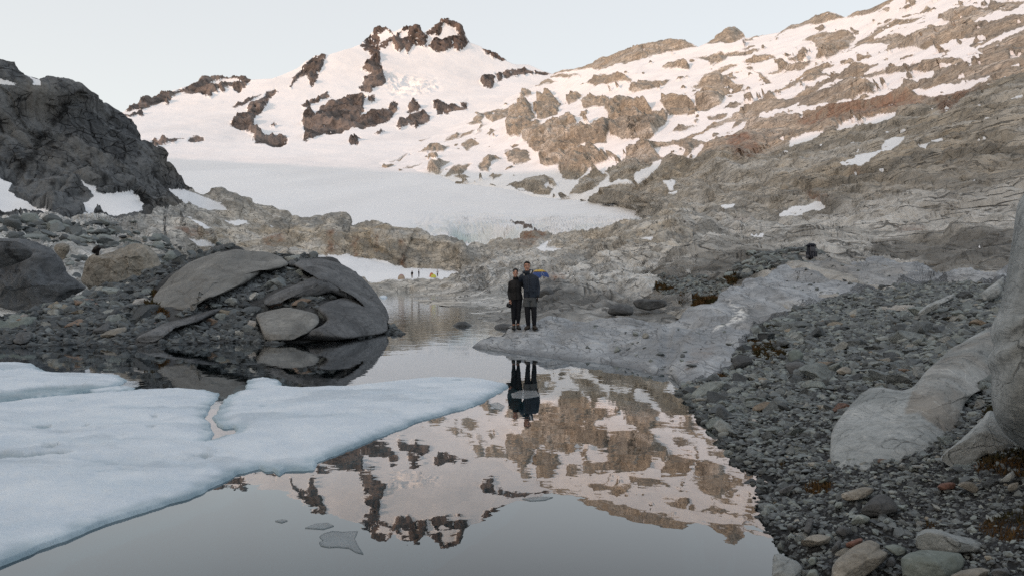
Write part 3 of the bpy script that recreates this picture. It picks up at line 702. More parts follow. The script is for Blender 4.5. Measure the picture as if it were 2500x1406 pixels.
warm = sstep(field([PL("1840,735 1900,728 1960,745 1935,760 1870,790 1830,815 1790,800 1800,770"), PL("2000,640 2130,640 2230,655 2200,690 2080,700 1990,690 1930,660")], L.px, L.py, 40), -10, 14)
tag(L.build('rock_shore', M_shore, {'warm': warm * .45, 'rust': rust * .5, 'quartz': quartz}, gs < 2), 'smooth grey whaleback of glacier polished rock beside the pond', 'rock shore', kind='structure')
tag(L.build('shingle_ground', M_bed, None, gs > -8), 'dark gravelly ground of the bank', 'ground', kind='structure')
NEAR, NEAR_G = L, gs
# the bank goes on towards and past the photographer
xs = L.P[-1, :, 0]; zs = L.P[-1, :, 2]; ys = L.P[-1, :, 1]
rowsx = [np.stack([xs * (1 - .02 * k) + .0 * xs, ys - k * .55 - .02, np.where(zs > .05, zs + .02 * k, zs)], -1) for k in range(0, 30)]
P = np.stack(rowsx); R, C = P.shape[:2]
mesh_np('bank_ground', P, grid_quads(R, C).reshape(-1, 4), M_bed)['kind'] = 'structure'
ed = np.concatenate([L.P[L.nb:, -1], P[1:, -1]])                     # and up the hillside beyond the pillar
k_ = np.linspace(0, 1, 40)[:, None]
Pa = np.stack([ed + np.array([1, .12, 0]) * 26 * q + np.array([0, 0, 1]) * (6.0 * q ** 1.3 - .03) for q in k_[:, 0]])
Pa[..., 2] += .25 * gnoise(Pa * .6) * k_ + .06 * gnoise(Pa * 2.5) * np.minimum(k_ * 6, 1)
mesh_np('hillside_ground', Pa, grid_quads(*Pa.shape[:2]).reshape(-1, 4), M_bed)['kind'] = 'structure'

# ------------------------------------------------------------------ stony hillock on the left
M_hill = rock_mat('hillock_rock', (.03, .032, .034), (.05, .053, .055), (.075, .078, .08), s=.5, bump=.2, warm=(.2, .15, .1), crack=.5, streak=0, snow=False, fine=20)
CREST_H = poly_line([(-420, 770), (0, 775), (100, 756), (132, 742), (224, 700), (280, 692), (348, 682), (390, 655), (432, 634), (512, 606), (552, 600), (600, 611), (680, 617), (760, 621), (820, 638), (868, 664), (908, 700), (940, 748), (955, 772), (962, 800), (985, 822)])
D_hill = TPS([(-420, 858, 18.7), (0, 850, 19.7), (280, 846, 20.2), (640, 836, 21.5), (720, 835, 21.7), (880, 822, 23.8), (950, 812, 25.9), (975, 822, 25),
              (-420, 780, 23), (0, 778, 24), (100, 756, 25.5), (224, 700, 28.5), (348, 684, 29.5), (432, 634, 30.5), (552, 600, 31.5), (680, 617, 31.5), (760, 621, 31.5), (868, 664, 30.5), (940, 748, 28.5), (958, 783, 27.3),
              (400, 745, 24.8), (600, 745, 25), (780, 730, 25), (200, 795, 22.5), (900, 780, 25.5), (600, 680, 27.5), (780, 670, 27.5), (450, 690, 27)], .0002)
L = Layer(-420, 985, 2.0, 150, CREST_H, poly_line([(-420, 900), (0, 895), (640, 875), (900, 850), (985, 835)]), D_hill, [(.008, .004), (.02, .012), (.05, .035), (.1, .08), (.2, .16)])
L.move(lod(L.P, L.D, [3, 1.5, .8, .4], .1) - .05); L.sink()
tag(L.build('hillock_ground', M_hill, {}), 'dark stony hillock rising from the pond', 'hillock', kind='structure')
HILL = L

# ------------------------------------------------------------------ water, its bed, and the hills behind the photographer
m, nt = new_mat('pond_water'); g = G(nt)
geo = g.n('NewGeometry'); pos = geo.outputs['Position']
far = g.rng(g.n('SeparateXYZ', {0: pos}).outputs[1], 14, 40)
n1 = g.noise(g.mapped(pos, (1, .8, 1)), 1.6, 3, .5, .2); n2 = g.noise(g.mapped(pos, (1, .6, 1)), 6.0, 3, .5)
hh = g.math('ADD', n1, g.math('MULTIPLY', n2, .12))
bp = g.n('Bump', {'Strength': 1.0, 'Distance': g.math('ADD', .0022, g.math('MULTIPLY', far, .010)), 'Height': hh}).outputs[0]
lw = g.n('LayerWeight', {'Blend': .5}).outputs['Facing']      # 0 looking straight down .. 1 along the surface
fr = g.n('ValToRGB', {'Fac': lw}); cr = fr.color_ramp
cr.elements[0].position = 0; cr.elements[0].color = (.04,) * 3 + (1,)
cr.elements[1].position = .97; cr.elements[1].color = (.92,) * 3 + (1,)
for p, v in ((.50, .11), (.64, .22), (.74, .38), (.82, .53), (.90, .70)):
    e = cr.elements.new(p); e.color = (v, v, v, 1)
gl = g.n('BsdfGlossy', {'Color': (.96, .98, 1, 1), 'Roughness': .0, 'Normal': bp})
tr = g.n('BsdfTransparent', {'Color': (.17, .29, .31, 1)})
g.n('OutputMaterial', {'Surface': g.n('MixShader', {0: fr.outputs[0], 1: tr.outputs[0], 2: gl.outputs[0]}).outputs[0]})
M_water = m
X, Y = np.meshgrid(np.linspace(-90, 60, 60), np.linspace(-25, 175, 80))
tag(mesh_np('pond_water', np.stack([X, Y, 0 * X], -1), grid_quads(80, 60).reshape(-1, 4), M_water), 'still dark meltwater pond mirroring the peak', 'pond', kind='structure')
M_lbed = plain('lakebed_silt', (.030, .038, .040), .95, .5, 1.2)
X, Y = np.meshgrid(np.linspace(-3000, 3000, 120), np.linspace(-1500, 4000, 120))
tag(mesh_np('pond_bed', np.stack([X, Y, -1.6 + .15 * gnoise(np.stack([X / 9, Y / 9, 0 * X], -1))], -1), grid_quads(120, 120).reshape(-1, 4), M_lbed), 'dark silty bed under the pond', 'pond bed', kind='structure')
sh = np.array([SUN.x, SUN.y, 0]); sh /= np.linalg.norm(sh); tv = np.array([sh[1], -sh[0], 0])     # tv: across the light
if tv[1] < 0: tv = -tv
tt = np.linspace(-900, 2600, 260); 
crest = np.interp(tt, [-900, -500, 71, 160, 310, 528, 700, 1043, 1600, 2600], RIDGE)
crest = crest + 6 * gnoise(np.stack([tt / 90, 0 * tt, 0 * tt], -1))
prof = [(-260, .0), (-120, .62), (-40, .9), (0, 1.0), (60, .9), (200, .5), (420, -.02)]
P = np.stack([tt[:, None] * tv[None] + sh[None] * (600 + q) + np.array([0, 0, 1])[None] * (crest * f)[:, None] for q, f in prof])
tag(mesh_np('hills', P, grid_quads(len(prof), len(tt)).reshape(-1, 4), M_cliff), 'dark ridge behind the viewpoint that shades the pond', 'ridge', kind='structure')
# ------------------------------------------------------------------ ice floes on the pond
m, nt = new_mat('floe_ice'); g = G(nt); co = g.n('TexCoord').outputs['Object']
n1 = g.noise(co, 1.6, 8, .6); n2 = g.noise(g.mapped(co, (1, 3, 1)), 14, 8, .6); n3 = g.noise(g.mapped(co, (.5, 2.2, 1)), .9, 5, .55)
c = g.mix(g.rng(n1, .35, .65), (.53, .60, .67), (.62, .68, .735))
c = g.mix(g.rng(n3, .50, .66, 0, .55), c, (.47, .56, .635))
c = g.mix(g.rng(n2, .5, .8, 0, .25), c, (.72, .76, .80))
gr = g.noise(g.mapped(co, (1, 1.6, 1)), .55, 7, .62, .6); c = g.mix(g.rng(gr, .50, .66, 0, .75), c, (.385, .45, .51)); dr = g.noise(co, 22, 4, .7); c = g.mix(g.rng(dr, .70, .80, 0, .5), c, (.25, .27, .28))
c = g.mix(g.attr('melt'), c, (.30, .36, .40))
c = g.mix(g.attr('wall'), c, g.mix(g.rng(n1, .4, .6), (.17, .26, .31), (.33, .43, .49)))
bp = g.n('Bump', {'Strength': .8, 'Distance': .05, 'Height': g.math('ADD', g.math('ADD', n1, g.math('MULTIPLY', n2, .3)), g.math('MULTIPLY', g.noise(co, 9, 6, .65), .3))}).outputs[0]
g.n('OutputMaterial', {'Surface': g.n('BsdfPrincipled', {'Base Color': c, 'Roughness': .6, 'Normal': bp, 'Specular IOR Level': .3}).outputs[0]})
M_ice = m

def floe(name, outline, h, label, step=3.0, melt=(), foot=.22, rough=1.0, group='ice floes on the pond'):
    pl = np.array(outline, float)
    wp = up(pl[:, 0], pl[:, 1], (HC - h) * F / (pl[:, 1] - HY))[:, :2]
    y0, y1 = pl[:, 1].min() - 12, pl[:, 1].max() + 75
    x0, x1 = pl[:, 0].min() - 90, pl[:, 0].max() + 60
    px, py = np.meshgrid(np.arange(x0, x1, step), np.arange(y0, y1, step * .8))
    P = up(px, py, (HC - h) * F / (py - HY)); X, Y = P[..., 0], P[..., 1]
    q = np.stack([X, Y, 0 * X], -1)
    d = sdf(wp, X + rough * (.035 * gnoise(q * 3.1) + .018 * gnoise(q * 9)), Y + rough * (.06 * gnoise(q * 2.3 + 5) + .02 * gnoise(q * 8 + 5)), 1.2)
    und = .035 * gnoise(q * .55) + .020 * gnoise(q * 1.7) + .010 * gnoise(q * np.array([4, 9, 1])) + .010 * gnoise(q * 9) + .005 * gnoise(q * 17)
    top = h * (.45 + .55 * sstep(d + .06 * gnoise(q * 2.7), 0, .30)) + und * sstep(d, .02, .5) + rough * .012 * gnoise(q * 7) * sstep(d, 0, .1)
    low_ = -.035 + .02 * gnoise(q * 3) - .28 * np.clip(-d, 0, 9) - 6 * np.clip(-d - foot, 0, 9)
    k = sstep(d, -.035, .02)
    z = low_ + (top - low_) * k
    mm = np.zeros(px.shape)
    if len(melt): mm = sstep(field(melt, px + 4 * gnoise(q * 6), py + 2 * gnoise(q * 8), 12), -2.5, 2.5)
    z = z - mm * .03 * k
    keep = d > -(foot + .3)
    V = np.stack([X, Y, z], -1); R, C = px.shape; Q = grid_quads(R, C).reshape(-1, 4)[keep[:-1, :-1].ravel()]
    used = np.unique(Q); re = np.full(R * C, -1); re[used] = np.arange(len(used))
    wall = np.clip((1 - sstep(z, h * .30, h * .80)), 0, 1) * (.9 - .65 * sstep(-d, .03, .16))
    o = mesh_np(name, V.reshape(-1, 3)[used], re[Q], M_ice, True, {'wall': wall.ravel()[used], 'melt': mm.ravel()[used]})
    return tag(o, label, 'ice floe', group)

MELT = [PL(s) for s in """78,1038 95,1035 125,1034 120,1037 90,1041
366,1016 372,1013 382,1015 372,1018
200,1041 206,1037 216,1040 208,1042
358,1045 372,1042 382,1043 370,1047
90,1090 110,1085 140,1086 125,1092
-60,1104 0,1102 60,1106 120,1101 175,1100 140,1108 60,1114 0,1118 -60,1122
470,1112 500,1108 520,1112 500,1117
690,920 705,926 715,934 690,936 680,928""".split('\n')]
floe('ice_floe', PL("""-420,1010 -420,985 -150,985 0,975 60,968 120,961 240,951 330,945 440,941 500,944 533,952 531,962 518,976 503,998 502,1006 511,1022 519,1044 514,1056 503,1066 520,1060 545,1054 572,1049
  577,1036 572,1030 548,1033 530,1024 525,1006 535,985 555,958 580,948 600,945 606,920 640,914 672,917 692,925 690,935 720,938 850,936 880,932 950,925 1000,919 1050,915 1120,914 1180,918 1235,930 1243,934
  1205,955 1170,974 1100,995 1040,1011 1015,1018 950,1044 858,1079 810,1098 770,1115 768,1128 700,1132 685,1141 668,1131 645,1133 634,1127 582,1141 540,1162 494,1183 430,1205 364,1224 280,1250 208,1276 104,1313 0,1357 -150,1420 -420,1560"""),
     .065, 'big snowy ice floe cracked open near its middle and reaching out of the frame', melt=MELT)
floe('ice_floe', PL("-420,880 -150,882 0,880 40,879 78,881 94,892 114,901 180,904 260,905 292,911 307,918 298,927 260,938 224,945 190,951 150,956 60,966 0,972 -150,982 -420,1000"), .07,
     'smaller white ice floe lying under the stony hillock behind the cracked floe', melt=[PL("-60,960 30,950 110,940 200,936 260,937 190,949 100,958 0,972 -60,980")])
floe('ice_floe', PL("205,950 250,940 300,937 330,942 322,948 280,950 230,955"), .03, 'thin grey sliver of ice between the two largest floes', step=2.5, foot=.15)
floe('ice_floe', PL("925,722 935,719 944,721 946,725 932,727"), .12, 'tiny white ice floe in the far channel beside the hillock', step=1.2, foot=.2, rough=.3)
# thin panes of clear ice at the surface
M_pane = plain('clear_ice', (.22, .25, .27), .25, .35, 3.0, spec=.5)
g = G(M_pane.node_tree); ou = [n for n in M_pane.node_tree.nodes if n.type == 'OUTPUT_MATERIAL'][0]; pb = [n for n in M_pane.node_tree.nodes if n.type == 'BSDF_PRINCIPLED'][0]
M_pane.node_tree.links.new(g.n('MixShader', {0: .55, 1: g.n('BsdfTransparent', {'Color': (.9, .95, .97, 1)}).outputs[0], 2: pb.outputs[0]}).outputs[0], ou.inputs[0])
def pane(outline, label, z=.005, t=.02):
    pl = np.array(outline, float); c = pl.mean(0); n = len(pl); rings = 10
    V = []
    for r in np.linspace(0, 1, rings): V.append(up(*(c + (pl - c) * r).T, (HC - z) * F / ((c + (pl - c) * r)[:, 1] - HY)))
    V = np.array(V); V[..., 2] += .006 * gnoise(V * 5) * np.linspace(1, 0, rings)[:, None]
    B = V[-1:].copy(); B[..., 2] -= t; V = np.concatenate([V, B])
    V = np.concatenate([V, V[:, :1]], 1)
    o = mesh_np('thin_ice', V, grid_quads(rings + 1, n + 1).reshape(-1, 4), M_pane, True)
    return tag(o, label, 'ice sheet', 'thin ice at the water surface')
pane(PL("780,1308 790,1301 811,1295 840,1297 874,1295 870,1304 866,1313 874,1330 887,1350 870,1346 853,1336 825,1333 801,1334 783,1330 779,1322 790,1319 785,1314"), 'thin grey fin shaped sheet of ice adrift in the open water')
pane(PL("745,1287 770,1277 800,1275 815,1282 790,1290"), 'faint smooth patch of thin ice just behind the fin shaped sheet')
pane(PL("672,1270 690,1266 702,1269 688,1274"), 'small faint fleck of thin ice below the floe edge')
pane(PL("1275,1216 1310,1211 1350,1212 1330,1219 1295,1221"), 'slender pale sheet of thin ice under the mirrored peak shoulder')
pane(PL("1248,960 1270,952 1310,953 1318,966 1285,972 1250,970"), 'flat bluish sheet of thin ice across the reflection of the couple', z=.004)
pane(PL("1195,985 1215,981 1232,990 1225,1001 1208,996"), 'small clear lump of ice beside the pointed tip of the cracked floe')
# ------------------------------------------------------------------ boulders with their own outlines
def rock_plain(name, dark, mid, light, s, bump, **k):
    return rock_mat(name, dark, mid, light, s=s, bump=bump, snow=False, streak=k.pop('streak', 0), lines=k.pop('lines', .25), **k)
M_pale = rock_plain('pale_grey_rock', (.19, .207, .208), (.285, .305, .307), (.39, .41, .41), .35, .12, crack=.8, vein=.6, fine=30, warm=(.25, .228, .198), strata=(.9, (1, .4, 1.5), (.2, .6, .5)))
M_tan = rock_plain('tan_grey_rock', (.16, .15, .13), (.24, .225, .195), (.34, .32, .28), .35, .14, crack=.25, vein=.4, fine=24, strata=(1.2, (1, .4, 1.8), (.3, .5, .7)))
M_green = rock_plain('green_grey_rock', (.105, .125, .115), (.16, .185, .17), (.23, .255, .24), .35, .10, crack=.25, vein=.4, fine=24)
M_slate = rock_plain('slate_rock', (.05, .053, .056), (.085, .09, .094), (.13, .135, .138), .4, .12, crack=.3, fine=22, strata=(1.0, (1, .4, 1.8), (.2, .4, .5)))
M_slab = rock_plain('hill_slab_rock', (.14, .141, .136), (.215, .216, .207), (.30, .30, .285), .9, .14, crack=.35, fine=30, streak=.4, strata=(.7, (1, .5, 1.6), (.3, .5, .5)))
M_dome = rock_plain('dome_rock', (.066, .070, .075), (.115, .12, .126), (.18, .186, .192), .9, .16, crack=.45, fine=26, strata=(.6, (1, .5, 2), (.1, .5, .3)))
M_redr = rock_plain('red_rock', (.10, .055, .045), (.16, .085, .065), (.21, .12, .095), .3, .10, crack=.2, fine=24)
M_blue = rock_plain('blue_grey_rock', (.055, .06, .066), (.095, .103, .112), (.15, .16, .17), 1.2, .30, crack=.4, fine=18, streak=.3)
M_cream = rock_plain('cream_rock', (.15, .14, .12), (.25, .235, .205), (.36, .335, .29), 1.0, .34, crack=.4, fine=18, streak=.3)

def chaikin(p, k=2):
    p = np.array(p, float)
    for _ in range(k):
        q = np.roll(p, -1, 0); p = np.stack([p * .84 + q * .16, p * .16 + q * .84], 1).reshape(-1, 2)
    return p
def resample(p, n):
    q = np.concatenate([p, p[:1]]); L = np.concatenate([[0], np.cumsum(np.linalg.norm(np.diff(q, axis=0), axis=1))])
    t = np.linspace(0, L[-1], n, endpoint=False)
    return np.stack([np.interp(t, L, q[:, 0]), np.interp(t, L, q[:, 1])], 1)

def boulder(outline, D, T, mat, label, name='boulder', lean=.45, n=110, rings=26, power=2.6, rough=.07, facets=7, group=None, seed=0, center=None, cat='boulder', soft=2, sink=0.0, warm=None):
    """closed rock whose widest contour is the given outline; D: metres ahead at its foot, or a depth function; T: half its thickness"""
    o = resample(chaikin(outline, soft), n); c = np.array(center if center else o.mean(0), float)
    rs = np.sin(np.linspace(0, math.pi / 2, rings)) ** .9; rs[0] = .0
    yb = o[:, 1].max()
    base = D if callable(D) else (lambda x, y: D + lean * (yb - y) / F * D)
    ps = [c + (o - c) * r for r in rs]
    ft, bk = [], []
    for r, p in zip(rs, ps):
        b = T * (1 - r ** power) ** (1 / power * 1.15)
        d = base(p[:, 0], p[:, 1]); ft.append(up(p[:, 0], p[:, 1], d - b))
        bk.append(up(p[:, 0], p[:, 1], d + b))
    V = np.array(ft + bk[-2::-1]); sz = np.linalg.norm(V.reshape(-1, 3).max(0) - V.reshape(-1, 3).min(0)) / 2
    ce = V.reshape(-1, 3).mean(0); rr = np.random.default_rng(seed + int(c[0] * 7 + c[1]))
    for _ in range(facets):
        nv = rr.normal(size=3); nv[1] = -abs(nv[1]) * 1.3; nv /= np.linalg.norm(nv)
        pr = (V - ce) @ nv; lim = pr.max() * rr.uniform(.62, .9); ov = np.clip(pr - lim, 0, None)
        V = V - (ov * .85)[..., None] * nv * np.array([.25, 1, .25])
    nr = normals(np.concatenate([V, V[:, :1]], 1))[:, :-1]; out = V - ce; sg = np.sign((nr * out).sum(-1, keepdims=True)); nr = nr * np.where(sg == 0, 1, sg)
    e = np.concatenate([rs, rs[-2::-1]]); fade = (.25 + .75 * np.sqrt(np.clip(1 - e ** 6, 0, 1)))[:, None]
    ns = gnoise(V / sz * 1.6 + seed) + .5 * gnoise(V / sz * 3.7 + seed) + .28 * gnoise(V / sz * 8 + seed) + .16 * (.4 - 2 * np.abs(gnoise(V / sz * 15 + seed))) + .07 * (.4 - 2 * np.abs(gnoise(V / sz * 31 + seed)))
    V = V + nr * (ns * rough * sz * fade)[..., None]
    V[..., 2] -= sink
    wm = None
    if warm: q = np.concatenate([np.array(ps), np.array(ps[-2::-1])]); q = np.concatenate([q, q[:, :1]], 1); wm = {'warm': sstep(sdf(warm, q[..., 0] + 5 * gnoise(V[:, [*range(V.shape[1]), 0]] * 9), q[..., 1], 30), -3, 5)}
    V = np.concatenate([V, V[:, :1]], 1)
    ob = mesh_np(name, V, grid_quads(len(V), n + 1).reshape(-1, 4)[:, ::-1], mat, True, wm)
    return tag(ob, label, cat, group)

# slabs of the hillock
S1 = PL("576,607 603,612 652,615 687,628 706,645 690,652 660,650 640,660 625,672 573,707 499,736 437,761 420,777 402,768 350,754 357,739 372,709 414,669 459,642 489,629 538,614")
S2 = PL("712,645 737,634 781,629 824,639 861,658 893,684 923,724 955,771 958,783 949,808 935,790 912,760 880,738 845,722 806,711 762,724 687,731 652,741 633,757 616,756 613,741 645,724 712,699 770,672 780,662 735,656")
S3 = PL("623,768 660,757 700,750 749,760 776,768 781,786 759,808 737,820 707,836 647,836 638,803")
S4 = PL("771,752 799,736 848,723 898,733 923,751 943,783 950,809 930,816 873,824 786,834 712,836 745,815 790,793 800,780")
S5 = PL("340,818 404,788 479,768 536,751 540,756 479,787 414,804 385,829 345,842 320,842")
Dh = lambda off: (lambda x, y: D_hill(x, y) - off)
boulder(S1, Dh(.36), 1.0, M_slab, 'long pale grey slab with dark drip lines leaning across the stony hillock', 'rock_slab', rough=.035, facets=4, rings=34, n=170, center=(520, 690), cat='rock slab', power=5)
boulder(S2, Dh(.22), 1.1, M_dome, 'dark rounded whaleback slab forming the end of the hillock over the channel', 'rock_slab', rough=.04, facets=5, rings=34, n=190, center=(800, 690), cat='rock slab', power=3.6)
boulder(S3, Dh(.5), .6, M_slab, 'light square faced block standing in the water at the hillock foot', 'rock_slab', rough=.025, facets=4, rings=30, n=130, cat='rock slab', soft=1, power=6)
boulder(S4, Dh(.45), .7, M_dome, 'dark cracked slab at the waterline below the whaleback', 'rock_slab', rough=.025, facets=3, rings=30, n=150, center=(865, 780), cat='rock slab', power=4.5)
boulder(S5, Dh(.25), .4, M_dome, 'narrow grey rock rib slanting down to the water through the scree', 'rock_slab', rough=.04, facets=2, rings=20, n=120, center=(430, 795), cat='rock slab')
SLABS = [S1, S2, S3, S4, S5]
hs = 'larger stones on the hillock'
for ol, T, mt, lb in [("0,780 43,763 92,755 101,761 92,775 70,797 28,810 8,806 -60,806 -60,796", .45, M_green, 'pale greenish slab lying on the crest end of the scree'),
                      ("30,829 43,812 70,810 80,818 64,837 40,844", .3, M_slate, 'dark wedge of rock at the waterline below the greenish slab'),
                      ("222,812 230,803 264,786 271,790 262,810 235,820", .25, M_slate, 'dark split block in the middle of the lower scree'),
                      ("239,822 275,803 307,799 309,807 294,816 252,829", .22, M_tan, 'yellowish grey flat stone just in front of the split block'),
                      ("273,788 284,779 311,772 307,781 284,793", .2, M_slate, 'thin black slate slab tilted above the yellowish flat stone'),
                      ("350,686 380,676 391,681 363,692", .2, M_slate, 'long dark stone beside the top corner of the pale slab'),
                      ("513,606 530,601 552,596 555,604 535,610 515,614", .2, M_slate, 'dark flat rock capping the hillock summit'),
                      ("525,603 545,597 560,601 556,608 530,610", .2, M_slate, 'second dark flat rock stacked on the hillock summit'),
                      ("702,640 712,634 725,640 722,650 706,652", .18, M_slate, 'dark boulder lodged in the stones above the whaleback'),
                      ("666,674 672,668 678,674 677,684 667,684", .15, M_slab, 'small upright grey stone in the middle of the upper scree')]:
    boulder(PL(ol), Dh(.08), T, mt, lb, 'stone_block', n=60, rings=16, rough=.09, facets=8, group=hs, soft=1, cat='stone')
# rocks behind the hillock on the left
boulder(PL("-160,640 -60,592 0,578 60,586 120,604 152,640 165,672 215,694 228,706 150,745 100,775 0,800 -160,810"), 34, 2.6, M_blue, 'huge blue grey rounded outcrop behind the hillock at the left edge', rough=.10, facets=9, rings=40, n=190, center=(10, 700), lean=.9)
boulder(PL("200,684 206,650 212,624 245,620 280,612 320,596 352,600 384,622 392,650 380,680 348,690 300,700 224,706"), 41, 2.2, M_cream, 'cream and grey rock knob with a flat top behind the scree', rough=.11, facets=9, rings=34, n=150, lean=.8)
boulder(PL("-80,600 0,585 45,590 80,612 78,628 30,648 0,658 -80,668"), 31.5, .9, M_cliff, 'dark brown stained brow of rock resting on the blue grey outcrop', rough=.06, facets=4, n=120)
boulder(PL("128,600 150,592 172,598 170,615 150,640 140,625"), 52, 1.1, M_cream, 'small pale cream rock between the outcrop and the rock knob', rough=.07)
# rocks round the couple
boulder(PL("1098,795 1108,787 1119,780 1136,779 1150,787 1160,795 1152,800 1124,801 1104,800"), 30.0, .5, M_slate, 'dark peaked rock sticking out of the water in the channel', rough=.06, lean=.3, sink=.08)
boulder(PL("1200,793 1212,783 1225,779 1248,781 1262,790 1258,798 1215,799"), 28.5, .5, M_slate, 'low dark rock at the water edge behind the legs of the couple', rough=.08, facets=9, lean=.3, sink=.16)
boulder(PL("1482,763 1489,748 1511,741 1543,744 1547,765 1533,772 1492,771"), 25.2, .5, M_slate, 'blue grey cut block on the slabs beside the moss', rough=.05, facets=9, soft=1, lean=.3)
boulder(PL("1543,736 1559,729 1625,731 1631,744 1618,751 1581,759 1552,750"), 26.6, .5, M_slate, 'flat topped blue grey block propped behind the cut block', rough=.05, facets=9, soft=1, lean=.3)
boulder(PL("1313,722 1318,710 1330,702 1341,701 1353,714 1357,723 1340,729 1318,730"), 50, .7, M_slate, 'dark split boulder in front of the blue and yellow tent', rough=.06, facets=8)
boulder(PL("1345,712 1358,703 1378,704 1392,716 1380,728 1356,729"), 50.5, .7, M_slate, 'rough dark boulder next to the split one below the tent', rough=.08, facets=8)
# foreground: boulder, foot slab and rock pillar
def facets_of(*tri):
    pl = [np.linalg.solve(np.array([[x, y, 1] for x, y, _ in t], float), np.array([1 / d for _, _, d in t])) for t in tri]
    def f(px, py):
        v = np.stack([a * px + b * py + c for a, b, c in pl]); k = 900.0
        return 1 / np.maximum(-np.log(np.exp(-k * v).sum(0)) / k, .03)
    return f
Dbig = facets_of([(2175, 1100, 6.48), (2040, 1100, 6.92), (2115, 950, 8.6)], [(2175, 1100, 6.48), (2228, 950, 7.5), (2345, 1040, 6.98)], [(2228, 950, 7.5), (2424, 800, 10.4), (2424, 915, 8.5)], [(2228, 950, 7.45), (2115, 950, 8.5), (2261, 905, 8.6)])
boulder(PL("2027,1087 2029,1056 2047,1022 2074,988 2115,948 2150,943 2199,953 2226,947 2261,905 2323,853 2388,811 2424,795 2434,850 2426,915 2420,945 2376,960 2352,986 2347,1020 2340,1080 2300,1118 2240,1134 2173,1146 2080,1156 2040,1152 2024,1125"), Dbig, .30, M_pale,
        'big pale grey boulder with a brown broken face rising from the shingle', rough=.018, facets=0, rings=44, n=210, center=(2235, 1010), power=4.0, soft=1, warm=PL('2232,946 2262,905 2330,850 2440,790 2440,960 2352,1000 2340,1060 2290,1040 2240,1005 2205,1010'))
boulder(PL("2415,1000 2440,1010 2470,1060 2490,1095 2445,1115 2407,1108 2359,1148 2320,1142 2292,1126 2300,1110 2350,1068 2395,1025"), 5.6, .25, M_pale, 'pale slab sloping out from under the rock pillar', 'boulder', rough=.03, facets=5, n=130, lean=1.1, power=4.0, soft=1, center=(2390, 1082))
boulder(PL("2700,330 2560,400 2503,468 2482,504 2475,558 2464,630 2453,702 2439,756 2421,792 2416,817 2427,846 2410,872 2409,893 2421,913 2418,949 2420,980 2428,1020 2450,1058 2497,1093 2560,1150 2720,1180 2900,1100 2900,330"), 5.0, .8, M_pale,
        'towering smooth grey rock pillar at the edge of the bank', 'rock_pillar', rough=.012, facets=1, rings=50, n=220, lean=.12, center=(2640, 760), power=3.4, soft=1, cat='rock')
def z5(s): return [(1900 + x / 3.95, 1050 + y / 3.95) for x, y in PL(s)]
gs_ = 'larger stones on the shingle bank'
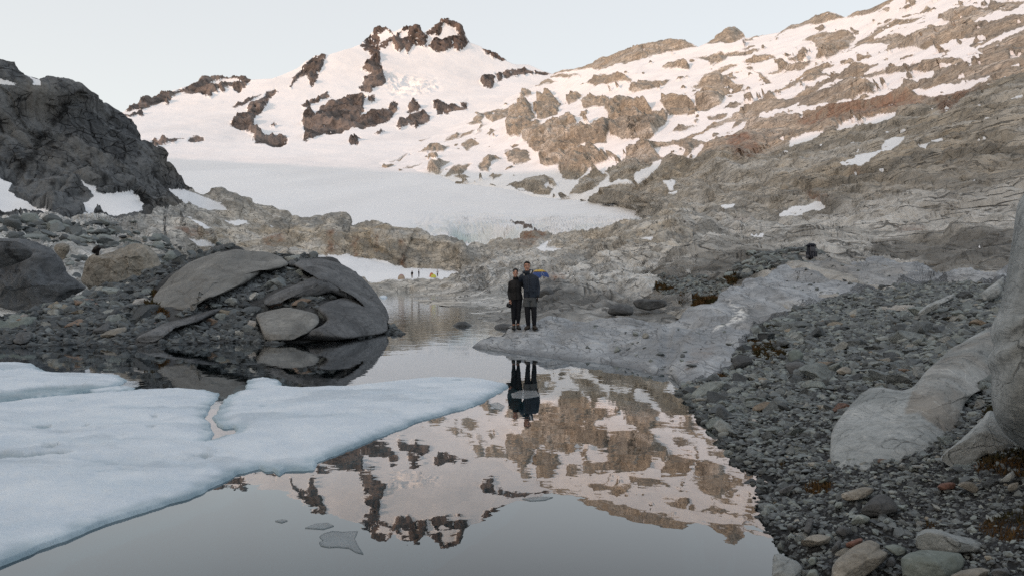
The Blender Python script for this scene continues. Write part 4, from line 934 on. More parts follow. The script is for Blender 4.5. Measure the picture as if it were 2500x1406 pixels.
for ol, mt, lb in [("600,610 720,570 830,540 920,555 915,610 820,655 690,695 620,672", M_tan, 'whitish stone with a rusty edge half buried in the shingle'),
                   ("790,780 870,680 940,620 1010,612 1100,650 1175,720 1160,790 1000,830 850,835", M_slate, 'grey humped stone touching the whitish stone'),
                   ("1325,1020 1400,955 1550,958 1680,1000 1850,1040 1980,1090 2022,1125 2010,1160 1900,1175 1700,1185 1450,1185 1335,1145", M_pale, 'broad smooth pale stone lying behind the greenish block'),
                   ("1178,1240 1260,1180 1400,1155 1600,1165 1760,1180 1805,1250 1780,1330 1650,1450 1500,1500 1200,1500", M_green, 'large greenish block in front of the broad pale stone'),
                   ("520,1310 570,1230 720,1120 880,1050 985,1100 970,1140 1085,1190 1060,1225 850,1400 700,1480 500,1480", M_tan, 'large layered brown stone with split edges at the bottom of the bank'),
                   ("218,1110 280,1020 400,998 532,1030 520,1080 400,1112 240,1138", M_tan, 'long rounded stone with a yellow stained underside'),
                   ("-50,1200 20,1185 90,1225 190,1262 252,1350 235,1430 100,1500 -70,1480", M_pale, 'pale lumpy stone at the water edge nearest the viewer'),
                   ("648,1085 790,1035 826,1052 800,1092 690,1135 652,1122", M_redr, 'dark red stone behind the layered brown one'),
                   ("1010,1112 1130,1095 1252,1140 1240,1192 1150,1222 1085,1182", M_green, 'green stone between the layered and the greenish blocks'),
                   ("1028,1290 1058,1230 1110,1218 1142,1270 1112,1315 1050,1322", M_slate, 'dark egg shaped stone next to the layered brown one'),
                   ("508,1172 560,1070 602,1058 612,1100 572,1192", M_slate, 'upright narrow grey stone beside the red one'),
                   ("238,980 278,862 320,838 348,872 330,952 290,1012", M_slate, 'upright leaf shaped grey stone above the long rounded stone'),
                   ("1528,545 1570,505 1690,498 1722,530 1690,565 1570,580", M_redr, 'flat brown stone at the side of the shingle path'),
                   ("1720,530 1780,492 1880,494 1942,570 1900,612 1790,562", M_tan, 'flat tan stone joined to the flat brown one'),
                   ("2208,580 2220,518 2322,494 2312,560 2252,598", M_tan, 'upright pale stone below the moss bank'),
                   ("2138,492 2220,410 2272,388 2294,440 2232,504", M_pale, 'pointed grey stone between the pillar and the upright pale one'),
                   ("1160,340 1190,308 1252,318 1242,357 1180,362", M_pale, 'small white stone against the foot of the big boulder'),
                   ("1275,340 1330,330 1430,352 1420,368 1310,362", M_pale, 'thin flat stone lying beside the small white one'),
                   ("698,892 720,830 790,803 902,840 872,902 722,912", M_green, 'domed green grey stone in the middle of the lower bank'),
                   ("548,982 600,918 702,938 722,990 640,1024 570,1012", M_slate, 'angular dark stone left of the egg shaped one'),
                   ("540,720 560,690 620,685 640,715 610,752 548,752", M_green, 'small greenish white stone under the humped one'),
                   ("0,580 60,545 150,520 180,535 120,590 20,625", M_slate, 'slanted grey slab beside the mossy hollow'),
                   ("385,510 410,480 480,448 488,465 430,505", M_green, 'small pale green stone lying in the moss hollow'),
                   ("80,930 110,905 180,935 150,970 95,965", M_slate, 'blocky stone near the water above the lumpy pale one'),
                   ("280,1260 320,1215 370,1225 365,1285 310,1310", M_green, 'greenish cube shaped stone next to the lumpy pale one'),
                   ("270,1420 300,1340 370,1335 400,1420 360,1460 290,1460", M_green, 'rounded greenish stone at the bottom beside the layered one'),
                   ("1650,1400 1760,1350 1950,1320 2050,1350 2030,1420 1850,1470 1680,1470", M_tan, 'mossy tan stone at the very bottom of the bank'),
                   ("2040,1370 2120,1325 2230,1340 2240,1400 2100,1430", M_slate, 'grey flat stone next to the mossy tan one')]:
    P_ = z5(ol); yb = max(y for _, y in P_); xm = sum(x for x, _ in P_) / len(P_); w = max(x for x, _ in P_) - min(x for x, _ in P_)
    d0 = float(D_near(np.array(xm), np.array(yb - 2)))
    boulder(P_, d0 * 1.0, max(.05, w / F * d0 * .38), mt, lb, 'stone_block', n=80, rings=20, rough=.045, facets=9, group=gs_, soft=1, lean=.9, cat='stone', power=3)
for ol, mt, lb in [("1787,875 1802,864 1834,871 1839,886 1816,897 1791,901", M_slate, 'dark boulder at the junction of the whaleback and the shingle'),
                   ("1924,857 1946,850 1966,864 1958,883 1926,887", M_green, 'pale green flat faced block next to the mossy patch'),
                   ("2228,781 2248,756 2277,738 2306,725 2338,716 2337,727 2302,740 2295,751 2262,765 2248,778", M_pale, 'smooth light grey rock back breaking through the shingle'),
                   ("2392,718 2457,668 2448,709 2439,726 2413,740 2399,733", M_pale, 'pale slab at the top of the bank beside the pillar'),
                   ("2040,905 2060,893 2080,898 2078,912 2052,916", M_tan, 'square faced grey stone midway along the shingle path'),
                   ("1912,888 1950,880 1990,902 1985,918 1930,915", M_slate, 'long grey stone behind the pale green block')]:
    P_ = PL(ol); yb = max(y for _, y in P_); xm = sum(x for x, _ in P_) / len(P_); w = max(x for x, _ in P_) - min(x for x, _ in P_)
    d0 = float(D_near(np.array(xm), np.array(yb - 2)))
    boulder(P_, d0, max(.08, w / F * d0 * .35), mt, lb, 'stone_block', n=80, rings=20, rough=.045, facets=6, group=gs_, soft=1, lean=.9, cat='stone')
# ------------------------------------------------------------------ loose stones: the largest one by one, the rest as scree and gravel
def ico(sub):
    bm = bmesh.new(); bmesh.ops.create_icosphere(bm, subdivisions=sub, radius=1.0)
    V = np.array([v.co[:] for v in bm.verts]); Q = np.array([[v.index for v in f.verts] for f in bm.faces]); bm.free(); return V, Q
def chip(sub, seed, planes=11, flat=.55, noise=.05):
    V, Q = ico(sub); r = np.random.default_rng(seed); V = V.copy()
    for _ in range(planes):
        n = r.normal(size=3); n /= np.linalg.norm(n); l = r.uniform(.34, .78); ov = np.clip(V @ n - l, 0, None); V -= ov[:, None] * n
    V += noise * V * gnoise(V * 2.1 + seed)[:, None] * 2
    V *= np.array([1, r.uniform(.6, .85), flat * r.uniform(.8, 1.25)]); V[:, 2] += .08
    return V / np.abs(V).max(), Q
def stone_mat(name, src):
    m, nt = new_mat(name); g = G(nt); co = g.n('TexCoord').outputs['Object']
    t = g.attr('tone') if src == 'attr' else g.n('ObjectInfo').outputs['Random']
    r = g.n('ValToRGB', {'Fac': t}); cr = r.color_ramp; cr.interpolation = 'LINEAR'
    st = [(0, (.07, .077, .084)), (.25, (.135, .148, .155)), (.5, (.205, .225, .23)), (.70, (.26, .29, .28)), (.86, (.32, .325, .31)), (.93, (.28, .24, .185)), (.965, (.19, .11, .085)), (1, (.5, .5, .48))]
    cr.elements[0].position, cr.elements[0].color = st[0][0], (*st[0][1], 1); cr.elements[1].position, cr.elements[1].color = st[-1][0], (*st[-1][1], 1)
    for p, c in st[1:-1]: cr.elements.new(p).color = (*c, 1)
    k = 9.0 if src == 'attr' else 2.2
    n = g.noise(co, k, 8, .65, .3); n2 = g.noise(g.mapped(co, (1, 1, 3)), k * 2, 6, .6)
    c = g.mix(g.rng(n, .3, .7, .45, 0), r.outputs[0], (.035, .037, .04)); c = g.mix(g.rng(n2, .5, .8, 0, .3), c, (.26, .275, .28)); c = g.mix(1.0, c, (.98, 1.0, 1.0), 'MULTIPLY')
    if src == 'attr': c = g.mix(g.rng(g.n('SeparateXYZ', {0: co}).outputs[2], .07, .0, 0, .65), c, (.02, .022, .024))
    bp = g.n('Bump', {'Strength': .8, 'Distance': .02 if src == 'attr' else .08, 'Height': n}).outputs[0]
    g.n('OutputMaterial', {'Surface': g.n('BsdfPrincipled', {'Base Color': c, 'Roughness': .85, 'Normal': bp, 'Specular IOR Level': .2}).outputs[0]})
    return m
M_st_a, M_st_o = stone_mat('scattered_stone', 'attr'), stone_mat('loose_stone', 'object')
HI = [chip(4, 40 + i, 13, .55 if i < 8 else .32) for i in range(14)]
MID = [chip(2, 80 + i, 9, .6 if i < 8 else .34, .08) for i in range(14)]
LOW = [chip(1, 120 + i, 6, .6 if i < 8 else .36, .12) for i in range(14)]

def sample(L, dens, n, r):
    """n points on the sheet, drawn by weight dens (per cell) times the cell's area; -> points, normals, rows, columns"""
    P = L.P; a = np.linalg.norm(np.cross(P[1:, :-1] - P[:-1, :-1], P[:-1, 1:] - P[:-1, :-1]), axis=-1)
    w = (a * dens[:-1, :-1]).ravel(); w /= w.sum(); k = r.choice(len(w), n, p=w); C = P.shape[1] - 1; i, j = k // C, k % C
    u, v = r.random(n)[:, None], r.random(n)[:, None]
    p = (P[i, j] * (1 - u) + P[i + 1, j] * u) * (1 - v) + (P[i, j + 1] * (1 - u) + P[i + 1, j + 1] * u) * v
    return p, i, j
def rotations(n, r, tilt):
    a = r.random(n) * 2 * math.pi; t = r.normal(size=n) * tilt; b = r.random(n) * 2 * math.pi
    ca, sa = np.cos(a), np.sin(a); Rz = np.zeros((n, 3, 3)); Rz[:, 0, 0] = ca; Rz[:, 0, 1] = -sa; Rz[:, 1, 0] = sa; Rz[:, 1, 1] = ca; Rz[:, 2, 2] = 1
    ax = np.stack([np.cos(b), np.sin(b), 0 * b], -1); K = np.zeros((n, 3, 3))
    K[:, 0, 2] = ax[:, 1]; K[:, 1, 2] = -ax[:, 0]; K[:, 2, 0] = -ax[:, 1]; K[:, 2, 1] = ax[:, 0]
    Rt = np.eye(3)[None] + np.sin(t)[:, None, None] * K + (1 - np.cos(t))[:, None, None] * (K @ K)
    return Rt @ Rz, a
def merge(name, items, mat, label, cat='stones'):
    Vs, Qs, T, o = [], [], [], 0
    for protos, p, s, R, tone in items:
        which = np.random.default_rng(len(p)).integers(0, len(protos), len(p))
        for q, (V, Q) in enumerate(protos):
            m = which == q
            if not m.any(): continue
            W_ = np.einsum('nij,vj->nvi', R[m] * s[m][:, None, None], V) + p[m][:, None]
            n = m.sum(); Vs.append(W_.reshape(-1, 3)); Qs.append((Q[None] + (np.arange(n) * len(V))[:, None, None]).reshape(-1, 3) + o)
            T.append(np.repeat(tone[m], len(V))); o += n * len(V)
    ob = mesh_np(name, np.concatenate(Vs), np.concatenate(Qs), mat, False, {'tone': np.concatenate(T)})
    return tag(ob, label, cat, kind='stuff')

r = np.random.default_rng(5)
# --- right bank
vis = (np.arange(NEAR.px.shape[0])[:, None] >= NEAR.nb) & (NEAR.px < 2640) & (NEAR.py < 1470)
BIGP = [PL("2027,1087 2047,1022 2115,948 2226,947 2323,853 2424,795 2434,850 2420,945 2352,986 2337,1075 2272,1113 2173,1135 2074,1146 2029,1123"), PL("2415,1000 2490,1095 2407,1108 2359,1148 2292,1126 2350,1068"),
        PL("2424,780 2416,830 2420,1000 2500,1090 2640,1200 2640,600 2470,620")]
blk_ = field(BIGP, NEAR.px, NEAR.py, 60)
MOSS = [PL(s) for s in """1823,828 1850,822 1881,831 1905,834 1924,842 1918,880 1880,884 1858,882 1836,872
1860,798 1885,790 1910,790 1905,802 1870,805
1730,918 1760,905 1790,898 1780,912 1740,926
1955,1180 1975,1160 2010,1158 2038,1172 2030,1190 1990,1202 1950,1200
2375,1145 2400,1105 2440,1090 2500,1085 2640,1120 2640,1180 2500,1165 2440,1150
2395,1000 2430,960 2440,1010 2400,1040
2375,1275 2400,1255 2440,1238 2500,1228 2640,1220 2640,1310 2500,1320 2450,1315 2400,1300
2245,1268 2270,1262 2300,1265 2285,1280 2250,1282
1770,950 1790,942 1800,950 1785,960
1890,1128 1910,1122 1925,1130 1905,1138
2200,1352 2225,1340 2240,1345 2225,1360
1595,728 1640,720 1680,724 1700,735 1660,745 1610,742""".split('\n')]
moss_f = field(MOSS, NEAR.px, NEAR.py, 10)
path = sstep(sdf(PL("2020,720 2250,700 2360,700 2330,760 2200,800 2130,900 2050,1000 1990,1120 2150,1180 2350,1200 2450,1220 2400,1260 2200,1230 2050,1220 1930,1190 1960,1080 2010,960 2080,850 2030,780"), NEAR.px, NEAR.py, 60), -40, 30)
ok = (NEAR_G > 1) & vis & (NEAR.P[..., 2] > -.12) & (blk_ < np.where(NEAR.py > 1040, 45, 12))
dens = ok * (1 - .8 * (moss_f > 2))
gravel_items = []
N1 = 9500
p, i, j = sample(NEAR, dens * (1.1 - .85 * path) * np.clip(NEAR.D / 9, .25, 1.2), N1, r)
s = np.clip(r.lognormal(-3.3, .55, N1), .018, .24) * np.clip(NEAR.D[i, j] / 8, .55, 1.25)
R_, az = rotations(N1, r, .28)
dd = NEAR.D[i, j]; scr = s / dd
order = np.argsort(-scr); top = order[:190]; rest = order[190:]
p[:, 2] += s * .12
SING = [(p[k], s[k], R_[k], dd[k], NEAR.px[i[k], j[k]], NEAR.py[i[k], j[k]], 'bank') for k in top]
gravel_items.append((MID, p[rest], s[rest], R_[rest], r.beta(2.2, 2.0, len(rest)) * .93 + (r.random(len(rest)) < .05) * .05))
N2 = 30000
p, i, j = sample(NEAR, dens / np.clip(NEAR.D, 3, 30) ** 1.1, N2, r)
s = np.clip(r.lognormal(-4.0, .40, N2), .008, .06) * np.clip(NEAR.D[i, j] / 5.5, .6, 3)
R_, az = rotations(N2, r, .35); p[:, 2] += s * .1
gravel_items.append((LOW, p, s, R_, r.beta(1.6, 2.6, N2)))
merge('gravel', gravel_items, M_st_a, 'grey green gravel and small stones covering the bank')
# --- hillock
hv = (np.arange(HILL.px.shape[0])[:, None] >= HILL.nb) & (HILL.P[..., 2] > -.1) & (HILL.px > -300)
sl_ = field(SLABS, HILL.px, HILL.py, 12)
d2 = hv * (sl_ < -3) * np.ones_like(HILL.px)
N3 = 9000
p, i, j = sample(HILL, d2 * np.clip(1.2 - (HILL.px < -20) * .8, 0, 2), N3, r)
s = np.clip(r.lognormal(-2.35, .48, N3), .035, .50); s = np.where(HILL.py[i, j] > 800, np.clip(s, 0, .2), s)
R_, az = rotations(N3, r, .3); scr = s / HILL.D[i, j]; inv = (HILL.px[i, j] > 5); order = np.argsort(-scr * inv); top = order[:70]; rest = order[70:]
SING += [(p[k], s[k], R_[k], HILL.D[i[k], j[k]], HILL.px[i[k], j[k]], HILL.py[i[k], j[k]], 'hill') for k in top]
merge('scree', [(MID, p[rest], s[rest], R_[rest], r.beta(1.4, 3.6, len(rest)) * .6 + (r.random(len(rest)) < .012) * .9)], M_st_a, 'dark slaty scree lying over the hillock')
# --- stone heap by the backpack, rubble on the flat behind the couple
def scatter_on(L, poly, n, mu, sg, name, label, lo, hi, tone=(2, 2)):
    f = field(poly, L.px, L.py, 10); f[:L.nb] = -10
    p, i, j = sample(L, (f > 0) * 1.0, n, r); s = np.clip(r.lognormal(mu, sg, n), lo, hi); R_, _ = rotations(n, r, .35); p[:, 2] += s * .15
    merge(name, [(MID, p, s, R_, r.beta(*tone, n) * .93)], M_st_a, label)
scatter_on(NEAR, [PL("1400,800 1560,800 1650,800 1750,780 1800,800 1780,860 1700,900 1640,930 1560,880 1400,850"), PL("1850,690 2000,660 2150,660 2250,680 2100,700 1980,730")], 160, -3.3, .6, 'pebbles', 'few loose pebbles lying on the smooth whaleback', .012, .12)
scatter_on(SLOPE, [PL("1792,672 1800,655 1840,640 1900,626 1955,622 2010,630 2020,642 1985,650 1900,672 1820,690 1760,700")], 700, -1.75, .45, 'rubble', 'heap of loose grey stones beside the backpack', .06, .42)
scatter_on(SLOPE, [PL("1590,690 1680,680 1760,690 1790,705 1740,730 1690,745 1640,742 1600,715")], 2600, -2.6, .45, 'shingle', 'patch of grey shingle on the flat behind the couple', .03, .16)
scatter_on(RIM, [PL("-10,545 120,550 280,560 420,600 440,640 400,660 330,640 220,620 100,600 0,590"), PL("395,655 520,606 545,606 430,650 380,690"), PL("130,620 200,640 200,680 180,690 150,660")], 800, -.75, .6, 'rubble', 'grey rubble strewn over the ground below the cliff', .18, 1.5, (1.6, 2.4))
# --- every one of the largest stones is an object of its own
protos = []
for q, (V, Q) in enumerate(HI):
    me = mesh_np('stone', V, Q, M_st_o, True); protos.append(me.data); bpy.data.objects.remove(me)
def where(px, py, kind):
    if kind == 'hill':
        return ('at the waterline of the hillock' if py > 812 else 'on the lower scree of the hillock' if py > 760 else 'on the middle scree of the hillock' if py > 700 else 'near the top of the hillock')
    if py > 1290: return 'at the bottom of the shingle bank'
    if py > 1150: return 'on the shingle in front of the big boulder' if px > 2020 else 'by the water on the lower shingle bank'
    if py > 1000: return 'on the shingle between the water and the big boulder'
    if py > 900: return 'below the mossy patch on the shingle bank'
    if py > 800: return 'level with the mossy patch on the shingle bank'
    return 'at the top of the shingle bank'
for k, (pp, ss, RR, d_, px_, py_, kind) in enumerate(SING):
    o = bpy.data.objects.new('stone', protos[(k * 5) % len(protos)]); COL.objects.link(o)
    M4 = Matrix([[*(RR[a] * ss), pp[a]] for a in range(3)] + [[0, 0, 0, 1]]); o.matrix_world = M4
    shape = 'flat' if (k * 5) % 14 >= 8 else 'chunky'
    w_ = where(px_, py_, kind)
    tag(o, f'{shape} grey loose stone {w_}', 'stone', f'{shape} loose stones {w_}')
# --- moss and dry grass
m, nt = new_mat('moss_turf'); g = G(nt); co = g.n('TexCoord').outputs['Object']
t = g.attr('tone'); n = g.noise(co, 12, 6, .6)
c = g.mix(t, (.030, .033, .015), (.105, .062, .028)); c = g.mix(g.rng(n, .5, .75, 0, .6), c, (.06, .028, .014))
g.n('OutputMaterial', {'Surface': g.n('BsdfPrincipled', {'Base Color': c, 'Roughness': .95, 'Specular IOR Level': .1}).outputs[0]})
M_moss = m
def moss(L, polys, per, name='moss', label='', hgt=.05, rust=.5):
    f = field(polys, L.px, L.py, 14); f = f + 3 * gnoise(np.stack([L.px / 8, L.py / 5, 0 * L.px], -1)); f[:L.nb] = -10
    P = L.P; a = np.linalg.norm(np.cross(P[1:, :-1] - P[:-1, :-1], P[:-1, 1:] - P[:-1, :-1]), axis=-1); area = (a * (f[:-1, :-1] > 0)).sum()
    n = int(np.clip(area * per, 500, 30000)); p, i, j = sample(L, (f > 0) * 1.0, n, r)
    h = hgt * r.lognormal(0, .35, n) * (.45 + .55 * sstep(f[i, j], 0, 7)) * (L.D[i, j] / 8) ** .5; w = h * .30
    a_ = r.random(n) * 6.283; l = r.normal(size=(n, 2)) * .55; sd = np.stack([np.cos(a_), np.sin(a_), 0 * a_], -1)
    b0, b1 = p - sd * w[:, None], p + sd * w[:, None]; tip = p + np.stack([l[:, 0], l[:, 1], np.ones(n)], -1) * h[:, None]; b0[:, 2] -= .02; b1[:, 2] -= .02
    V = np.stack([b0, b1, tip], 1).reshape(-1, 3); Q = np.arange(3 * n).reshape(-1, 3)
    patch = sstep(gnoise(p * 2.3), -.25, .3) * .75 + r.random(n) * .25
    tone = np.repeat(np.clip(patch * rust * 2, 0, 1), 3)
    tag(mesh_np(name, V, Q, M_moss, False, {'tone': tone}), label, 'moss', kind='stuff')
moss(NEAR, MOSS, 26000, 'moss', 'rusty brown moss and turf growing among the stones', .024, .45)
moss(SLOPE, [PL("1655,735 1700,728 1745,730 1760,742 1720,752 1665,752"), PL("1605,718 1640,710 1665,712 1650,724 1615,726"), PL("1770,678 1790,672 1805,680 1795,700 1775,702 1765,690")], 4000, 'moss', 'brown and green turf on the flat behind the couple', .045, .5)
moss(HILL, [PL("352,757 370,752 400,763 414,770 395,777 365,775"), PL("366,708 378,705 384,715 372,722")], 2500, 'moss', 'rust coloured moss at the low end of the pale slab', .06, .95)
# ------------------------------------------------------------------ people, tents, gear
def tube(bm, pts, rads, seg=16, side=Vector((1, 0, 0))):
    """lofted limb: rings of half-width a (sideways) and b (front to back) along a path, capped"""
    pts = [Vector(p) for p in pts]; rings = []
    for i, p in enumerate(pts):
        d = (pts[min(i + 1, len(pts) - 1)] - pts[max(i - 1, 0)]).normalized()
        s = side - d * side.dot(d)
        if s.length < .2: s = Vector((0, 1, 0)) - d * d.y
        s.normalize(); t = d.cross(s); a, b = rads[i] if isinstance(rads[i], tuple) else (rads[i], rads[i])
        rings.append([bm.verts.new(p + s * (a * math.cos(q * 2 * math.pi / seg)) + t * (b * math.sin(q * 2 * math.pi / seg))) for q in range(seg)])
    for r0, r1 in zip(rings, rings[1:]):
        for q in range(seg): bm.faces.new((r0[q], r0[(q + 1) % seg], r1[(q + 1) % seg], r1[q]))
    bm.faces.new(rings[0][::-1]); bm.faces.new(rings[-1])
def ell(bm, c, r, seg=16, rot=None):
    m = Matrix.Translation(c) @ (rot or Matrix()) @ Matrix.Diagonal((*r, 1))
    bmesh.ops.create_uvsphere(bm, u_segments=seg, v_segments=seg // 2 + 2, radius=1, matrix=m)
def box(bm, c, r, rot=None, bev=.0):
    res = bmesh.ops.create_cube(bm, size=2, matrix=Matrix.Translation(c) @ (rot or Matrix()) @ Matrix.Diagonal((*r, 1)))
    if bev: bmesh.ops.bevel(bm, geom=list({e for v in res['verts'] for e in v.link_edges}), offset=bev, segments=2, affect='EDGES', profile=.6)
def finish(name, bm, mat, parent=None, voxel=None, smooth=True, it=2):
    bmesh.ops.recalc_face_normals(bm, faces=bm.faces)
    me = bpy.data.meshes.new(name); bm.to_mesh(me); bm.free()
    o = bpy.data.objects.new(name, me); COL.objects.link(o)
    if voxel:
        md = o.modifiers.new('r', 'REMESH'); md.mode = 'VOXEL'; md.voxel_size = voxel
        sm = o.modifiers.new('s', 'SMOOTH'); sm.factor = .5; sm.iterations = it
        dg = bpy.context.evaluated_depsgraph_get(); me2 = bpy.data.meshes.new_from_object(o.evaluated_get(dg)); o.modifiers.clear(); o.data = me2; me2.name = name; bpy.data.meshes.remove(me)
    o.data.materials.clear(); o.data.materials.append(mat)
    o.data.polygons.foreach_set('use_smooth', np.full(len(o.data.polygons), smooth)); o.data.update()
    if parent: o.parent = parent
    return o
NB = bmesh.new
M_skin = plain('skin', (.50, .29, .215), .55, .12, 60, col2=(.44, .235, .17)); M_hair = plain('dark_hair', (.022, .013, .009), .6, .5, 160)
M_blk = plain('black_shell_fabric', (.010, .010, .012), .65, .45, 30, .01); M_navy = plain('navy_shell_fabric', (.022, .032, .050), .65, .35, 26, .012)
M_tight = plain('dark_tights', (.007, .008, .013), .7, .3, 60); M_grey = plain('grey_shorts_cloth', (.085, .092, .098), .8, .25, 50, .006)
M_boot = plain('brown_boot_leather', (.045, .036, .031), .6, .4, 60, .006); M_bootg = plain('grey_boot_leather', (.04, .042, .042), .6, .4, 60, .006); M_sole = plain('boot_sole', (.012, .012, .012), .8)
M_wht = plain('pale_lining', (.50, .50, .52), .8, .15); M_eye = plain('eye_white', (.55, .55, .55), .3, .1); M_dark = plain('dark_detail', (.01, .008, .008), .5)
M_lip = plain('lips', (.30, .11, .10), .5, .2); M_teeth = plain('teeth', (.7, .68, .62), .4, .05); M_cam = plain('camera_body', (.012, .012, .013), .4, .3, 60)

def head_rings(bm, c, s, yaw=0.0):
    prof = [(-.122, .022, .022, -.045), (-.112, .040, .042, -.038), (-.085, .054, .062, -.024), (-.05, .064, .080, -.012), (-.01, .071, .092, -.002), (.03, .075, .098, .004), (.07, .071, .092, .008), (.10, .055, .070, .010), (.118, .030, .038, .010), (.123, .008, .01, .010)]
    tube(bm, [c + Vector((0, y, z)) * s for z, a, b, y in prof], [(a * s, b * s) for z, a, b, y in prof], 22)
    tube(bm, [c + Vector((0, -.092, .022)) * s, c + Vector((0, -.102, -.004)) * s, c + Vector((0, -.112, -.026)) * s, c + Vector((0, -.095, -.036)) * s], [.008 * s, .011 * s, .016 * s, .012 * s], 10)
    for q in (-1, 1): ell(bm, c + Vector((q * .076, .012, -.005)) * s, (.010 * s, .020 * s, .031 * s), 10)
    ell(bm, c + Vector((0, -.078, -.098)) * s, (.026 * s, .018 * s, .018 * s), 10)
def face_parts(root, c, s):
    for q in (-1, 1):
        b = NB(); ell(b, c + Vector((q * .030, -.084, .014)) * s, (.0135 * s, .010 * s, .0075 * s), 10); e = finish('eye', b, M_eye, root)
        b = NB(); ell(b, c + Vector((q * .030, -.0925, .014)) * s, (.007 * s, .004 * s, .007 * s), 8); finish('iris', b, M_dark, e)
        b = NB(); tube(b, [c + Vector((q * .012, -.096, .031)) * s, c + Vector((q * .030, -.097, .037)) * s, c + Vector((q * .050, -.084, .030)) * s], [.0035 * s, .0052 * s, .003 * s], 8); finish('eyebrow', b, M_hair, root)
    b = NB(); tube(b, [c + Vector((x, y, z)) * s for x, y, z in ((-.030, -.078, -.058), (-.016, -.089, -.066), (0, -.093, -.069), (.016, -.089, -.066), (.030, -.078, -.058))], [.003 * s, .0065 * s, .0075 * s, .0065 * s, .003 * s], 8); mo = finish('mouth', b, M_lip, root)
    b = NB(); tube(b, [c + Vector((x, y, z)) * s for x, y, z in ((-.021, -.0885, -.0605), (0, -.0985, -.066), (.021, -.0885, -.0605))], [.003 * s, .0042 * s, .003 * s], 8); finish('teeth', b, M_teeth, mo)
def hand(bm, w, d, s=1.0, thumb=1, curl=.5, side=Vector((1, 0, 0))):
    """palm, four unequal bent fingers and a thumb leaving the side of the palm; w wrist, d direction of the hand"""
    d = d.normalized(); s_ = (side - d * side.dot(d)).normalized(); n = d.cross(s_)
    tube(bm, [w, w + d * .03 * s, w + d * .075 * s, w + d * .092 * s], [(.026 * s, .019 * s), (.036 * s, .017 * s), (.041 * s, .015 * s), (.037 * s, .011 * s)], 14, side=s_)
    for i, (o, L) in enumerate(((-.030, .062), (-.010, .074), (.010, .070), (.029, .054))):
        b0 = w + d * .082 * s + s_ * o * s; p = [b0]; dd = d.copy(); 
        for k, f in enumerate((.42, .33, .25)):
            dd = (dd + n * curl * (.45 + .25 * k)).normalized(); p.append(p[-1] + dd * L * f * s)
        tube(bm, p, [.0098 * s, .0092 * s, .0085 * s, .0068 * s], 8, side=s_)
    t0 = w + d * .03 * s + s_ * thumb * .032 * s
    tube(bm, [t0, t0 + (d * .5 + s_ * thumb * .6 + n * .3).normalized() * .034 * s, t0 + (d * .5 + s_ * thumb * .6 + n * .3).normalized() * .034 * s + (d * .9 + n * .45).normalized() * .03 * s], [.0125 * s, .011 * s, .0085 * s], 8, side=n)
def boot(root, x, y, mat, turn=0.0, h=.17, s=1.0, z0=0.0):
    R = Matrix.Rotation(turn, 4, 'Z'); T_ = Matrix.Translation((x, y, z0))
    f = lambda px_, py_, pz_: (T_ @ R) @ Vector((px_ * s, py_ * s, pz_ * s))
    b = NB()
    tube(b, [f(0, .085, .055), f(0, .05, .06), f(0, -.02, .062), f(0, -.10, .05), f(0, -.165, .042), f(0, -.195, .036)], [(.032 * s, .042 * s), (.040 * s, .055 * s), (.043 * s, .055 * s), (.050 * s, .040 * s), (.044 * s, .032 * s), (.022 * s, .016 * s)], 14)
    tube(b, [f(0, .03, .03), f(0, .03, .09), f(0, .035, h)], [(.045 * s, .062 * s), (.045 * s, .055 * s), (.050 * s, .056 * s)], 14)
    o = finish('boot', b, mat, root, .008)
    b = NB(); tube(b, [f(0, .10, .012), f(0, .05, .012), f(0, -.10, .012), f(0, -.17, .014), f(0, -.205, .018)], [(.036 * s, .016 * s), (.044 * s, .017 * s), (.054 * s, .017 * s), (.046 * s, .015 * s), (.02 * s, .008 * s)], 12); finish('sole', b, M_sole, o)
    b = NB()
    for q in range(4): tube(b, [f(-.026, -.055 - q * .012 + q * .028, .095 + q * .018), f(.026, -.055 - q * .012 + q * .028, .095 + q * .018)], [.004 * s] * 2, 6)
    finish('laces', b, M_dark, o)

def ground_at(L, px, py):
    k = np.argmin(((L.px[L.nb:] - px) ** 2 + (L.py[L.nb:] - py) ** 2).ravel()); return Vector(L.P[L.nb:].reshape(-1, 3)[k])
gm, gw = ground_at(NEAR, 1294, 804), ground_at(NEAR, 1257, 804)
print('feet', gm, gw)
# --- the man: navy parka, grey shorts over black tights
V3 = lambda *a: Vector(a)
hc = V3(-.085, -.02, 1.725)
b = NB(); head_rings(b, hc, 1.08)
tube(b, [V3(-.055, .02, 1.44), V3(-.065, .01, 1.54), V3(-.08, 0, 1.64)], [(.066, .066), (.058, .06), (.056, .058)], 16)
tube(b, [V3(0, .01, .86), V3(0, .01, .98), V3(-.01, .01, 1.12), V3(-.02, .01, 1.30), V3(-.03, .015, 1.44), V3(-.045, .02, 1.50)], [(.155, .105), (.165, .11), (.15, .10), (.175, .115), (.165, .095), (.08, .06)], 22)
ML = [(V3(-.085, .0, .90), V3(-.075, -.01, .50), V3(-.055, .02, .09)), (V3(.085, .0, .90), V3(.105, -.02, .50), V3(.115, .03, .09))]
for h, k, a in ML: tube(b, [h, h.lerp(k, .5), k, k.lerp(a, .35), a], [.092, .078, .058, .056, .038], 16); tube(b, [a, a + V3(0, -.03, -.045), a + V3(0, -.09, -.05)], [.03, .028, .018], 10)
ar_s, ar_e, ar_w = V3(.170, .02, 1.415), V3(.222, .03, 1.14), V3(.205, -.05, .90)          # arm hanging at his side
al_s, al_e, al_w = V3(-.225, .03, 1.43), V3(-.35, .19, 1.22), V3(-.40, .20, 1.30)        # arm round her back
